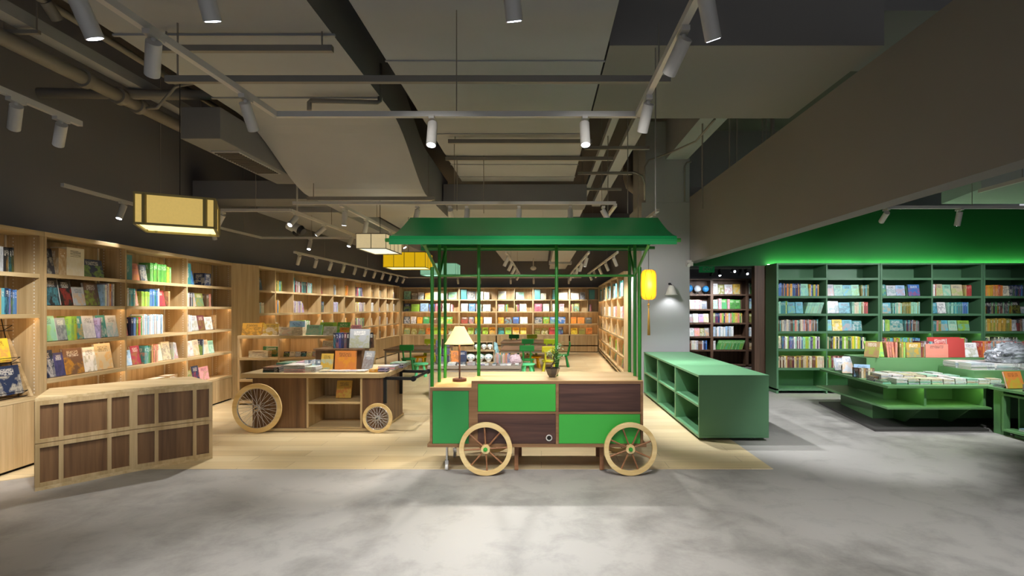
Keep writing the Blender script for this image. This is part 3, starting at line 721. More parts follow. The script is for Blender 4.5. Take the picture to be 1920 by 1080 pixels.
# A: wall bookcase with three bays
XA = lambda Y: -4.493-.0663*Y
fA = Frame((XA(5.19), 5.19), (XA(8.76), 8.76))
A, baysA = bookcase('oak_bookcase', 'tall pale oak wall bookcase with three wide bays behind the angled counter', fA, .30, [0, 1.12, 2.335, fA.L], [.41, .80, 1.165, 1.525, 1.84], 2.245, .41, MT['oak'], MT['oakx'], doors=6, lead=(1, 2, 3), rails=True)
fA0 = Frame((XA(3.9), 3.9), (XA(5.185), 5.185))
A0, baysA0 = bookcase('oak_bookcase', 'pale oak bookcase with sloping display, cut by the left edge of the photo', fA0, .30, [0, fA0.L], [.66, 1.445, 1.83], 2.245, .66, MT['oak'], MT['oakx'], doors=4, lead=(1,), rails=True, side_t=.045)
bkt = ('near', 'middle', 'far')
rowsA = [
 ['Fcharcoal:.17:.26 Btan:.1:.27 Bcream:.22:.29 G:.03 Lnavy:.3:.2 G:.05 Fslate:.0:.0', 'Bteal:.14:.30 Fsalmon:.18:.21 G:.02 Fslate:.12:.2 Sgreen*9:.035:.24 Sgreen|lime*3:.03:.22', 'Bteal:.13:.30 Fblue:.13:.2 G:.2 Bnavy:.17:.19'],
 ['Fcream:.06:.15 Fcharcoal:.17:.27 Fblack:.15:.27 Fsilver:.15:.2 Fbrown:.2:.25 Swhite|sky|orange|blue|lilac*7:.022:.25 Folive:.17:.22 Steal|navy*2:.03:.21', 'Solive|green*2:.03:.23 Steal|white|aqua*4:.03:.22 Fsalmon:.1:.2 Slime*7:.02:.19 Steal|blue|forest*5:.03:.21 Swhite|teal*2:.02 Fred:.17:.21 Stan:.03:.2', 'Swhite*3:.03:.2 Sgray|charcoal*4:.03:.2 Fgray:.12:.2 Folive:.2:.2 Sbrown|salmon|charcoal*6:.025:.19'],
 ['Fmint:.2:.25 Fgray:.12:.24 Slime*2:.03:.25 Fteal:.14:.24 Fsilver:.17:.25 Slilac:.02 Fteal:.14:.25 Fsilver:.16:.25 Saqua|forest*4:.03:.24', 'Fmaroon:.12:.23 Snavy|blue*2:.035:.23 Sbrown|green|salmon|red*5:.024:.23 Swhite|sky|silver*16:.024:.25 Swhite:.02:.25', 'Fcream:.1:.22 Swhite|sky*3:.03:.23 Fsilver:.22:.23 Fmaroon:.17:.23 Fwhite:.2:.2 Stan:.03'],
 ['Fnavy:.19:.27 Findigo:.12:.24 Fbrown:.24:.28 Fwhite:.16:.27 Fbeige:.24:.29 Fwhite:.1:.25', 'Fsky:.2:.19 Fcrimson:.16:.23 Ssilver|teal|forest*4:.03:.22 Sbrown|tan|salmon*5:.028:.23 Fcream:.14:.22 Fbeige:.17:.25 Ssilver:.03 Fsilver:.13:.22', 'Fwhite:.28:.23 Fcream:.15:.23 Snavy:.02 Ssky:.02 Fbeige:.2:.22 Fmint:.14:.2'],
 ['Lpurple:.28:.2 Fbeige:.17:.2 Lwhite:.22:.18 Lslate:.32:.2', 'Bwhite:.2:.14 Bsilver:.15:.14 Bwhite:.18:.14 Bkraft:.26:.18 Bkraft:.22:.18', 'Frose:.1:.19 Folive:.14:.19 Fnavy:.17:.23 Lpink:.24:.2'],
]
for ri, row in enumerate(rowsA):
    z = [1.84, 1.525, 1.165, .80, .41][ri]
    for bi, spec in enumerate(row):
        a, b = baysA[bi]
        fill(fA, a, b, z, spec.replace('Fslate:.0:.0', ''), 'on %s shelf, %s bay, wall bookcase' % (RN[ri], bkt[bi]), hmax=.31)
for (z, spec, rn) in ((1.83, 'G:.35 Fnavy:.2:.24 Ssilver|gray*6:.026:.24 Scream:.04:.23 Ssilver|sky*3:.035:.23 Sblack*5:.02:.22', 'top'), (1.445, 'G:.42 Fgray:.2:.22 Stan|kraft*5:.04:.24 Saqua:.03:.24 Steal|blue|navy*5:.025:.23', 'second')):
    fill(fA0, .04, fA0.L-.05, z, spec, 'on %s shelf, bookcase left of the counter' % rn)
def face(fr, x, y, z, W, H, colour, place, lean=.2, rz=0, T=.02, noun='book', weight=1, text=None, how='face-out'):
    """a book showing its cover towards -y of the frame, its lower left corner at x,y,z"""
    M = fr.M @ T_(x, y, z) @ R_(rz, 'Z') @ T_(W, T*math.cos(lean), T*math.sin(lean)+.001) @ R_(-lean, 'X') @ R_(PI/2, 'Z')
    r = reg_book(M, T, W, H, colour, place, how, weight, noun)
    if r and text: r['text'] = text; r['t'] = r['c']; r['a'] = r['c']
    return r
def flat(fr, x, y, z, W, D, n, cols, place, rz=0, T=.014, weight=1, noun='book'):
    zz = z+.001
    for s in range(n):
        t = T*rr(.8, 1.25)
        M = fr.M @ T_(x+rr(-.004, .004), y+rr(-.004, .004), zz+t/2) @ R_(rz+rr(-.03, .03), 'Z') @ R_(PI/2, 'Y')
        reg_book(M, t, D, W, random.choice(cols.split('|')), place, 'flat-lying', weight, noun); zz += t+.0006
    return zz
def spine(fr, x, y, z, T, H, colour, place, D=.16, rz=0, lean=0, weight=1, noun='book'):
    M = fr.M @ T_(x+T/2, y, z+.001) @ R_(rz, 'Z')
    if lean: M = M @ T_(0, 0, T/2*abs(math.sin(lean))) @ R_(lean, 'Y')
    return reg_book(M, T*.96, D, H, colour, place, 'spine-out', weight, noun)
# sloping display in A0
sd = tag(MB().prism([(0, 0), (.26, 0), (.02, .62), (0, .62)], 0, .03).build('slanted_stand', MT['oak'], None), 'slanted oak divider of the sloping book display', 'display stand')
sd.matrix_world = fA0.w(1.08, .03, .66) and (Matrix.Translation(fA0.w(1.17, .28, .665)) @ Matrix.Rotation(fA0.ang, 4, 'Z') @ Matrix.Rotation(-PI/2, 4, 'Z') @ Matrix(((1,0,0,0),(0,0,1,0),(0,1,0,0),(0,0,0,1))))
dsp = empty('wire_book_rack', fA0.w(0, 0, .66), fA0.ang, 'dark wire rack holding face-out picture books above the low oak cabinet', 'book rack')
for k, zz_ in enumerate((.02, .33, .63)):
    MB().bar((.5, .02+.07*k, zz_), (1.14, .02+.07*k, zz_), .006).bar((.5, .1+.07*k, zz_), (1.14, .1+.07*k, zz_), .006).bar((1.14, .02+.07*k, zz_+.05), (1.14, .1+.07*k, zz_), .005).bar((.5, .02+.07*k, zz_+.05), (1.14, .02+.07*k, zz_+.05), .005).build('wire_tray', MT['black'], dsp)
MB().bar((1.14, .10, 0), (1.14, .26, .75), .006).bar((.5, .10, 0), (.5, .26, .75), .006).build('wire_upright', MT['black'], dsp)
pl = 'in the wire rack left of counter'
face(fA0, .84, .03, .70, .28, .27, 'navy', pl, .2); face(fA0, .55, .03, .70, .26, .27, 'indigo', pl, .2)
face(fA0, .84, .10, 1.0, .24, .22, 'yellow', pl, .2); face(fA0, .55, .10, 1.0, .26, .22, 'yellow', pl, .2)
face(fA0, .78, .17, 1.30-.02, .18, .13, 'cream', pl, .2); face(fA0, .56, .17, 1.28, .2, .13, 'mustard', pl, .2)
for x, y, n, c in ((1.1, -.0, 4, 'red|navy|sky'), (.82, -.01, 2, 'teal|sky'), (.56, 0, 3, 'silver|sky')):
    flat(fA0, x-.12, .02 if x < 1 else .02, .66, .2, .24-.02, n, c, 'on low cabinet left of counter', T=.018) if False else None
# deeper low cabinet with flat books in front of the rack
struct('trim_2', MB().prism([(XA(8.765), 8.765), (-4.94, 9.305), (-5.39, 9.305), (-5.39, 8.765)], 0, 2.245), MT['oak'], 'wide pale oak panel between the two wall bookcases')
# B: slatted long bookcase
fB = Frame((-4.94, 9.31), (-4.765, 17.9))
YB = [9.31, 9.89, 10.57, 11.83, 12.5, 13.2, 13.87, 15.1, 15.8, 16.5, 17.2, 17.9]
B, baysB = bookcase('oak_bookcase', 'long pale oak bookcase of narrow and wide cells leading to the back wall', fB, .30, [(y-9.31)*1.0002 for y in YB[:-1]]+[fB.L], [1.0, 1.41, 1.82], 2.245, .6, MT['oak'], MT['oakx'], doors=9, lead=(0, 1), rails=False)
palB = [['purple|slate|blue', 'teal|olive|mustard', 'teal|maroon|brown|silver', 'charcoal|brown', 'gray', 'amber|red', 'teal|red|indigo', 'kraft', 'beige', 'tan', 'gray'],
        ['white|cream|aqua', 'white|amber|orange|blue', 'cream|purple|lilac|white', 'navy|teal|sky', 'lilac|silver', 'cream|beige', 'cream|yellow|lilac|white', 'white', 'lilac', 'cream', 'white'],
        ['amber|yellow', 'cream|blue', 'lime|green|white', 'navy|white|yellow', 'sky|gray', 'white|amber', 'rose|white|indigo|lime', 'cream', 'purple|white', 'white', 'gray'],
        ['amber', 'white', 'white', 'cream', 'white', 'amber|white', 'tan|white', 'tan', 'brown', 'gray|white', 'white']]
for ri, z in enumerate((1.82, 1.41, 1.0, .6)):
    for bi, (a, b) in enumerate(baysB):
        cs = palB[ri][bi]; f = b-a; frac = rr(.35, .55) if f < .9 else rr(.5, .75)
        if ri == 0 and bi in (2, 6): fill(fB, a, b, z, 'Bteal:.12:.3', 'on top shelf, slatted oak bookcase', hmax=.33)
        off = .14 if (ri == 0 and bi in (2, 6)) else .02
        n = int(frac*f/.035)
        sp = 'S%s*%d:.032:%.2f' % (cs, n, rr(.19, .25)) if (bi+ri) % 3 else 'S%s*%d:.03:.23 F%s:.15:.2' % (cs, max(2, n-4), cs)
        fill(fB, a+off, b, z, sp, 'on %s shelf, slatted oak bookcase' % RN[ri], hmax=.3)
# C: back wall bookcase
fC = Frame((-4.74, 18.08), (1.95, 18.08)); struct('trim_3', MB().box(-5.2, -4.735, 17.905, 18.40, 0, 2.21), MT['oak'], 'oak corner infill between two bookcases'); kC = .01808
dC = [0, (861-753)*kC, (930.6-753)*kC, (999.4-753)*kC, (1068-753)*kC, fC.L]
C_, baysC = bookcase('oak_bookcase', 'wide pale oak bookcase of picture books across the far wall', fC, .30, dC, [.25, .61, .975, 1.39, 1.80], 2.21, .61, MT['oak'], MT['oakx'], doors=16, lead=(1, 2, 3), div_t=.05)
mb = None
for px in (964.6, 1033.7, 1102.5): MB().box((px-753)*kC-.012, (px-753)*kC+.012, 0, .28, 1.39, 2.16).build('divider', MT['oak'], C_)
rowsC = ['silver|white|gray|slate|mint|amber|cream', 'white|sky|pink|lime|navy|rose|cream|olive|blue', 'amber|slate|green|blue|orange|lime|white|brown', 'teal|lime|indigo|orange|amber|yellow|olive|charcoal|red']
for ri, z in enumerate((1.80, 1.39, .975, .61)):
    for bi, (a, b) in enumerate(baysC):
        segs = [(a, b)]
        if ri < 2:
            cut = [(px-753)*kC for px in (964.6, 1033.7, 1102.5) if a < (px-753)*kC < b]
            if cut: segs = [(a, cut[0]-.014), (cut[0]+.014, b)]
        for (p, q) in segs:
            x = p+.02
            if ri == 0 and bi >= 1 and (bi+int(p*3)) % 2 == 0: x = fill(fC, x, q, z, 'Bteal:.19:.33', 'on top shelf of the far wall bookcase', hmax=.35)
            while x < q-.22:
                c = random.choice(rowsC[ri].split('|'))
                if ri == 1 and random.random() < .3: nx = fill(fC, x, q, z, 'S%s*3:.03:.24' % rowsC[1], 'on %s shelf of the far wall bookcase' % RN[ri])
                else: nx = fill(fC, x, q, z, 'F%s:%.2f:%.2f' % (c, rr(.17, .28) if ri != 3 else rr(.19, .22), rr(.2, .28) if ri == 0 else (rr(.24, .27) if ri == 1 else rr(.2, .24))), 'on %s shelf of the far wall bookcase' % RN[ri])
                if nx <= x+.03: break
                x = nx+(.02 if ri != 3 else .03)
# D: inner right bookcase, facing left
fD = Frame((1.93, 17.95), (1.665, 10.76))
yD = [17.95, 16.5, 15.2, 13.64, 12.1, 10.76]
Dk, baysD = bookcase('oak_bookcase', 'pale oak bookcase at the right of the aisle facing the slatted one', fD, .32, [(17.95-y)*1.0007 for y in yD[:-1]]+[fD.L], [.2, .5, .88, 1.29, 1.75], 2.25, .12, MT['oak'], MT['oakx'], lead=(1, 2, 3, 4), toe=.05)
for bi, (a, b) in enumerate(baysD):
    fill(fD, a+.03, b, 1.75, 'Bteal:.14:.36 Bteal:.13:.34 Swhite*3:.03:.3 G:.3 Steal|aqua*3:.04:.34', 'on top shelf, inner aisle bookcase', hmax=.4)
    fill(fD, a+.25, b, 1.29, 'Swhite|cream*3:.03:.24 G:.3 Spink|white*3:.03:.25', 'on second shelf, inner aisle bookcase')
    fill(fD, a+.05, b, .88, 'Fwhite:.17:.2 Fcream:.15:.22 Fyellow:.2:.25 Fcream:.2:.22 Frose:.2:.24', 'on third shelf, inner aisle bookcase')
    fill(fD, a+.1, b, .5, 'Famber:.2:.2 Fkraft:.22:.24 Fbrown:.2:.24 Sgreen|lime*2:.04:.24 Fwhite:.2:.2', 'on fourth shelf, inner aisle bookcase')
    fill(fD, a+.2, b, .2, 'Fgreen:.2:.22 Findigo:.2:.24 Fkraft:.2:.24 Fpurple:.2:.2', 'on bottom shelf, inner aisle bookcase', hmax=.27)
# E: brown bookcase in the side room
fE = Frame((3.3, 13.6), (5.7, 13.6))
E, baysE = bookcase('walnut_bookcase', 'brown wooden bookcase seen through the opening right of the column', fE, .30, [0, 1.05, 1.95, 2.4], [.06, .44, .78, 1.13, 1.48, 1.86], 2.26, .06, MT['darkcase'], MT['darkcase'], div_t=.07)
rowsE = [['G:.2', 'Fwhite:.14:.27 Folive:.16:.25 Fsilver:.2:.24 Bmustard:.17:.25', 'Sforest|lime|white*8:.035:.27'],
         ['G:.42 Swhite|cream|pink|silver*9:.04:.23 Fslate:.14:.2', 'Fmint:.14:.24 Spink:.06:.26 Fgreen:.15:.24 Spink:.05:.26 Fgreen:.15:.24 Fgreen:.14:.24', 'Fsky:.2:.27'],
         ['G:.42 Fgray:.13:.22 Fwhite:.13:.22 Flilac:.13:.22 Fbeige:.13:.23', 'Smustard|salmon|navy|green|lime|olive|sky*18:.04:.25', 'Folive:.2:.24'],
         ['G:.45 Fwhite:.13:.23 Fpink:.13:.22 Folive:.12:.22 Fgray:.12:.23', 'Ssky|silver|slate|white*20:.026:.25', 'Ssky|white|slate*8:.035:.23'],
         ['G:.42 Scream|gray|white|silver|brown*11:.035:.23 Sblue|navy*3:.03:.23', 'Slime|white*3:.025:.22 Ngreen*22:.03:.25', 'Fkraft:.2:.25'], ['G:.1', 'G:.1', 'G:.1']]
for ri, row in enumerate(rowsE):
    for bi, sp in enumerate(row): fill(fE, baysE[bi][0], baysE[bi][1], [1.86, 1.48, 1.13, .78, .44, .06][ri], sp, 'in the brown side-room bookcase')
for k, (x, r, c, lab) in enumerate(((.50, .10, 'glb_b', 'large blue globe'), (.72, .09, 'glb_w', 'pale globe'), (.93, .085, 'glb_b', 'smaller blue globe'))):
    if k == 0:
        MT['glb_b'] = simple('globe_blue', '3a8cc8', .35, var=.3, scale=9); MT['glb_w'] = simple('globe_white', 'c8d0d4', .35, var=.3, scale=9)
    p = fE.w(x, .14, 1.861); g = empty('globe', p, 0, '%s on a black foot, %s on the brown bookcase top shelf' % (lab, ['nearest the column', 'middle one of three', 'beside the upright'][k]), 'globe', 'globes on the brown bookcase')
    MB().lathe([(0, 0), (.05, 0), (.05, .012), (.012, .02), (.01, .05), (0, .05)], n=16).build('stand', MT['black'], g)
    MB().ball((0, 0, .05+r), r, 20).build('sphere', MT[c], g)
# green bookcases
fGs = []
gx = [(4.135, 5.02, 5.955), (5.962, 6.87, 7.765), (7.772, 8.66, 9.56)]
glab = ['green bookcase with two bays nearest the brown jamb', 'green bookcase with two bays behind the display island', 'green bookcase with two bays cut by the right edge']
specG = [
 [['Sblue|orange|amber|navy|indigo*22:.018:.22 Fmint:.15:.21 Slime|navy|blue|amber*8:.02:.2', 'Fsilver:.14:.2 Fmint:.16:.2 Faqua:.15:.19 Fmint:.14:.2 Sbrown|teal|olive*6:.02:.19'],
  ['Steal|lime|mint*7:.022:.22 Faqua:.14:.2 Faqua:.13:.2 Nmint*12:.022:.2', 'Fsilver:.22:.22 Faqua:.2:.2 Smint|olive|cream*9:.022:.2 Sred*2:.03:.21'],
  ['Steal|gray|salmon|sky|cream|brown*32:.022:.2', 'Faqua:.1:.2 Fyellow:.18:.2 Faqua:.17:.19 Fteal:.16:.18'],
  ['Fcream:.07:.21 Slime|mint|blue|indigo|white|purple*28:.024:.21', 'Syellow|black|forest|cream|lime|navy|beige*24:.028:.21'],
  ['Sbrown|maroon|cream|mustard|beige*34:.023:.2', 'Sbeige|brown|lime|pink|cream|maroon*24:.02:.2']],
 [['Fteal:.1:.2 Fsilver:.16:.19 Fsky:.16:.19 G:.05 Fblue:.2:.2', 'Swhite|red*4:.02:.2 Fbeige:.14:.21 Fmint:.14:.2 Fbeige:.2:.2 Stan|olive|red*6:.02:.19'],
  ['Faqua:.18:.19 Steal|mint|cream*8:.02:.19 Smint|olive*14:.022:.2', 'Faqua:.12:.19 Fwhite:.14:.2 Steal|mint*12:.02:.2 Saqua|blue*5:.02:.2'],
  ['Steal|white|lime*7:.02:.2 Fteal:.26:.2 Steal|navy|gray|brown*12:.022:.19', 'Ssalmon|teal|olive*8:.02:.19 Faqua:.14:.19 Fmint:.16:.19 Flime:.2:.19'],
  ['Sred|navy|lime|blue|aqua|mustard*30:.022:.19', 'Swhite|black|lime|silver|sky|olive*28:.022:.19'],
  ['Sgray|brown*10:.03:.2', 'Sgray|cream*10:.03:.2']],
 [['Sred|orange|amber|salmon*15:.022:.19 Fcream:.15:.18 Sindigo|blue|navy*10:.02:.19', 'Fteal:.2:.2 Ssky*9:.03:.2'], ['Scharcoal|black|forest*22:.022:.2 Fblack:.18:.22 Fgray:.1:.12', 'Sforest*20:.022:.2'],
  ['Smustard|olive*17:.026:.22 Fgray:.12:.2 Scharcoal|silver|brown*9:.022:.21', 'Solive*20:.022:.2'], ['Sblack|charcoal|gray|cream*26:.022:.2', 'Sblack*20:.022:.2'], ['Sgray*12:.022:.2', 'Sgray*12:.022:.2']]]
for ui, (x0, xm, x1) in enumerate(gx):
    f = Frame((x0, 9.375), (x1, 9.375))
    g, bays = bookcase('green_bookcase', glab[ui], f, .46, [0, xm-x0, x1-x0], [.45, .785, 1.095, 1.405, 1.715, 2.035], 2.295, .085, MT['casegreen'], MT['casegreen'], side_t=.035, lead=(1, 2), ledmat=MT['ledg'], top_t=.03)
    MB().box(.03, f.L-.03, .02, .04, .43, .445).build('light_strip', MT['ledg'], g)
    MB().box(.02, f.L-.02, .40, .43, 2.297, 2.305).build('top_light_strip', MT['ledroof'], g)
    for ri in range(5):
        for bi in range(2):
            fill(f, bays[bi][0], bays[bi][1], [1.715, 1.405, 1.095, .785, .45][ri], specG[ui][ri][bi], 'on %s row, %s bay, %s green bookcase' % (RN[ri], ['left', 'right'][bi], ['first', 'second', 'last'][ui]), dep=.03, hmax=.28)

# ------------------------------------------------------------------ low green shelf units on castors
def low_unit(y0, y1, label):
    g = empty('green_shelf_unit', (1.78, y0, 0), 0, label, 'shelf unit', 'three green shelf units in a row'); L = y1-y0-.006; W = .79; H = .745; z0 = .035; t = .025
    g.location = (1.78, y0+.003, 0)
    MB().box(-.004, W+.004, 0, L, H-t, H).build('top', MT['sage'], g, bevel=.002)
    MB().box(0, W, 0, L, z0, z0+t).build('bottom', MT['sage'], g, bevel=.002)
    MB().box(0, W, 0, t, z0+t, H-t).build('end_panel', MT['sage'], g, bevel=.002)
    MB().box(0, W, L-t, L, z0+t, H-t).build('end_panel', MT['sage'], g, bevel=.002)
    MB().box(.40, .42, t, L-t, z0+t, H-t).build('back_panel', MT['sage'], g)
    MB().box(.004, .40, t, L-t, .375, .40).build('shelf', MT['sage'], g, bevel=.002)
    MB().box(.42, W-.004, t, L-t, .375, .40).build('shelf', MT['sage'], g, bevel=.002)
    for x in (.09, W-.14):
        for y in (.08, L-.08):
            MB().cyl((x-.01, y, .018), (x+.01, y, .018), .0175, n=14).box(x-.012, x+.012, y-.01, y+.01, .02, z0).build('caster', MT['chrome'], g)
    return g
for k, (a, b) in enumerate(((6.02, 7.1), (7.1, 8.18), (8.18, 9.26))):
    low_unit(a, b, 'low sage green shelf unit, %s' % ['nearest of the row, blank end panel in view', 'middle one of the row of three', 'last of the row against the grey column'][k])

# ------------------------------------------------------------------ angled counter
ct = empty('angled_counter', (-3.95, 4.95, 0), 0, 'bent wooden counter with dark walnut panels in a pale oak grid', 'counter')
FR = [(-4.14, 4.36), (-3.74, 4.89), (-3.28, 5.32)]; BK = [(-3.78, 5.76), (-4.16, 5.42), (-4.52, 4.90)]
off = lambda p: (p[0]+3.95, p[1]-4.95)
poly = [off(p) for p in FR+BK]
MB().prism(poly, .735, .765).build('top', MT['oakx'], ct, bevel=.002)
def inset(a, b, d):
    v = Vector((b[0]-a[0], b[1]-a[1])).normalized(); nrm = Vector((v.y, -v.x)); return [(q[0]-nrm.x*d, q[1]-nrm.y*d) for q in (a, b)]
cen = Vector((sum(p[0] for p in poly)/6, sum(p[1] for p in poly)/6))
body = [tuple(Vector(p)+(cen-Vector(p))*.16) for p in poly]
MB().prism(body, .03, .735).build('body', MT['oak'], ct)
MB().prism([tuple(Vector(p)+(cen-Vector(p))*.0) for p in poly], 0, .03).build('plinth', MT['oakx'], ct)
for si in range(2):
    a = Vector(poly[si]); b = Vector(poly[si+1]); L = (b-a).length; ang = math.atan2(b.y-a.y, b.x-a.x)
    Mx = Matrix.Translation((a.x, a.y, 0)) @ Matrix.Rotation(ang, 4, 'Z')
    fm = MB(); t = .03
    xs = [0, L*.245, L*.735, L] if si == 0 else [0, L*.275, L*.76, L]
    for (z0, z1) in ((.03, .385), (.39, .735)):
        fm.box(0, L, -.001, .03, z0, z0+.03, 0, Mx); fm.box(0, L, -.001, .03, z1-.035, z1, 0, Mx)
        for i, x in enumerate(xs):
            xa = x if i == 0 else (x-t if i == 3 else x-t/2); fm.box(xa, xa+t, -.001, .03, z0+.03, z1-.035, 0, Mx)
        for i in range(3):
            xa = xs[i]+(t if i == 0 else t/2); xb = xs[i+1]-(t if i == 2 else t/2)
            MB().box(xa, xb, .018, .034, z0+.03, z1-.035, 0, Mx).build('panel', MT['walnut'], ct)
    fm.build('front_frame', MT['oak'], ct)

# ------------------------------------------------------------------ wheel builders
def spoked_wheel(parent, c, R, w, wr, hub, nsp, mat_rim, mat_sp, mat_hub, thin=False, ang0=0.0):
    """wheel in the xz plane centred at c, thickness w along y"""
    Wn = empty('wheel', c, 0); Wn.parent = parent
    MB().lathe([(R-wr, -w/2), (R, -w/2), (R, w/2), (R-wr, w/2)], n=72, axis='y', smooth=False, close=True).build('rim', mat_rim, Wn, bevel=.003)
    if thin:
        mb = MB()
        MB().lathe([(R-wr-.008, -.009), (R-wr+.001, -.009), (R-wr+.001, .009), (R-wr-.008, .009)], n=60, axis='y', close=True).build('metal_ring', MT['chrome'], Wn)
        for k in range(nsp):
            a = 2*PI*k/nsp+ang0; s = .55 if k % 2 else -.55; y = .02 if k % 4 < 2 else -.02
            mb.cyl((hub*math.cos(a+s*2.2), y, hub*math.sin(a+s*2.2)), ((R-wr)*math.cos(a), 0, (R-wr)*math.sin(a)), .0019, n=5)
        mb.build('spokes', MT['wire'], Wn)
        MB().cyl((0, -.03, 0), (0, .03, 0), hub*.8, n=20).cyl((0, -.026, 0), (0, -.022, 0), hub*1.25, n=20).cyl((0, .022, 0), (0, .026, 0), hub*1.25, n=20).build('hub', MT['chrome'], Wn)
        MB().cyl((0, -.045, 0), (0, .06, 0), .009, n=12).build('axle', MT['black'], Wn)
    else:
        for k in range(nsp):
            a = 2*PI*k/nsp+ang0
            MB().cyl((hub*.8*math.cos(a), 0, hub*.8*math.sin(a)), ((R-wr+.006)*math.cos(a), 0, (R-wr+.006)*math.sin(a)), .0075, n=10).build('spoke', mat_sp, Wn)
        MB().cyl((0, -w/2-.004, 0), (0, w/2+.004, 0), hub, n=32).build('hub', mat_rim, Wn, bevel=.002)
        MB().cyl((0, -w/2-.016, 0), (0, w/2+.02, 0), hub*.46, n=20).cyl((0, -w/2-.03, 0), (0, -w/2-.014, 0), hub*.2, n=12).build('hub_cap', MT['green'], Wn)
    return Wn

# ------------------------------------------------------------------ the green-roofed cart
cx = empty('market_cart', (0, 5.15, 0), 0, 'wooden market cart with green and walnut panels, spoked wheels and a green roof', 'cart')
oy = 5.15
def cb(x0, x1, y0, y1, z0, z1, name, mat, bevel=.002): return MB().box(x0, x1, y0-oy, y1-oy, z0, z1).build(name, mat, cx, bevel=bevel)
y0, y1 = 4.82, 5.50
zb, zt, zl = .275, .847, .787
cb(-1.03, .95, y0-.005, y1, .245, .275, 'base_board', MT['edge'])
cb(-.631, .92, y0, y1, zt-.006, zt, 'top', MT['oaktop'], .001)
cb(-1.007, -.632, y0, y1, zl-.006, zl, 'side_table_top', MT['oaktop'], .001)
# carcass edging frame
fm = MB()
for (a, b, c, d) in ((-.631, .92, zt-.03, zt-.006), (-.631, -.575, zb, zt-.03), (.895, .92, zb, zt-.03), (.131, .157, zb, zt-.03), (-.575, .131, .545, .565), (.157, .895, .545, .565), (-1.007, -.631, zl-.032, zl-.006), (-1.007, -.985, zb, zl-.032), (-.655, -.631, zb, zl-.032)):
    fm.box(a, b, 0, .03, c, d)
fm.build('front_frame', MT['edge'], cx, loc=(0, y0-oy-.001, 0))
cb(-.63, .919, y0+.02, y1-.002, zb, zt-.007, 'carcass', MT['oak'])
cb(-1.006, -.632, y0+.02, y1-.002, zb, zl-.007, 'side_box', MT['oak'])
def panel(x0, x1, z0, z1, mat, label):
    o = cb(x0+.002, x1-.002, y0+.003, y0+.019, z0+.002, z1-.002, 'panel', mat, .001); o['label'] = label
panel(-.985, -.655, zb, zl-.032, MT['green2'], 'deep green panel')
panel(-.575, .131, .565, zt-.03, MT['green'], 'bright green upper panel')
panel(.157, .895, .565, zt-.03, MT['walnutx'], 'dark walnut upper panel')
panel(-.575, .131, zb, .545, MT['walnutx'], 'dark walnut lower panel')
panel(.157, .895, zb, .545, MT['green'], 'bright green lower panel')
gp = MB().lathe([(.020, -.004), (.029, -.004), (.029, .004), (.020, .004)], (U(1029.5, 4.82), 4.817-oy, V(821, 4.82)), 28, 0, 'y', close=True).build('cable_grommet', MT['white'], cx)
MB().cyl((U(1029.5, 4.82), 4.8175-oy, V(821, 4.82)), (U(1029.5, 4.82), 4.823-oy, V(821, 4.82)), .0205, n=24).build('grommet_hole', MT['dark'], gp)
for (x, y) in ((U(968, 4.9), 4.95), (U(1129, 4.9), 4.95), (U(975, 5.42), 5.4), (U(1120, 5.42), 5.4)):
    cb(x-.018, x+.018, y-.018, y+.018, 0.004, .245, 'leg', MT['spoke'])
for (x, y) in ((U(838, 4.93), 4.93), (U(853, 5.35), 5.35)):
    k = MB().cyl((x, y-oy, .245), (x, y-oy, .10), .012, n=12).box(x-.016, x+.016, y-oy-.014, y-oy+.014, .06, .10).build('caster_stem', MT['chrome'], cx)
    MB().cyl((x-.012, y-oy, .034), (x+.012, y-oy, .034), .034-.004, n=20).build('caster_wheel', MT['white'], k)
spoked_wheel(cx, (-.498, 4.775-oy, .2415), .237, .034, .042, .040, 8, MT['rim'], MT['spoke'], MT['green'], ang0=PI/2+.06)
spoked_wheel(cx, (.797, 4.775-oy, .2415), .237, .034, .042, .040, 8, MT['rim'], MT['spoke'], MT['green'], ang0=PI/2+.36)
spoked_wheel(cx, (-.498, 5.545-oy, .2415), .237, .034, .042, .040, 8, MT['rim'], MT['spoke'], MT['green'], ang0=.1)
spoked_wheel(cx, (.797, 5.545-oy, .2415), .237, .034, .042, .040, 8, MT['rim'], MT['spoke'], MT['green'], ang0=.2)
# posts
def post(x, y, z0, z1, r=.0165): MB().cyl((x, y-oy, z0), (x, y-oy, z1), r, n=16).build('post', MT['polegreen'], cx)
XL, XR = -.985, .903
post(-.995, 4.86, zl, 1.875); post(XL, 5.15, zl, 2.33); post(XL, 5.46, zl, 2.14)
post(.895, 4.86, zt, 1.875); post(XR, 5.15, zt, 2.33); post(XR, 5.46, zt, 2.14)
post(-.604, 5.15, zt, 2.33); post(.147, 5.15, zt, 2.33)
def rod(a, b, r=.012, name='rail'): MB().cyl((a[0], a[1]-oy, a[2]), (b[0], b[1]-oy, b[2]), r, n=14).build(name, MT['polegreen'], cx)
rod((XL, 5.15, 1.815), (XR, 5.15, 1.815)); 
for x in (XL, XR):
    rod((x, 5.15, 1.815), (x, 4.47, 2.04), .013, 'brace'); rod((x, 5.15, 1.815), (x, 5.5, 2.12), .012, 'brace')
rod((-1.315, 4.5, 2.075), (1.175, 4.5, 2.075), .017, 'eave_rod'); rod((-1.2, 5.6, 2.135), (1.19, 5.6, 2.135), .016, 'eave_rod'); rod((-1.24, 5.18, 2.335), (1.13, 5.18, 2.335), .016, 'ridge_rod')
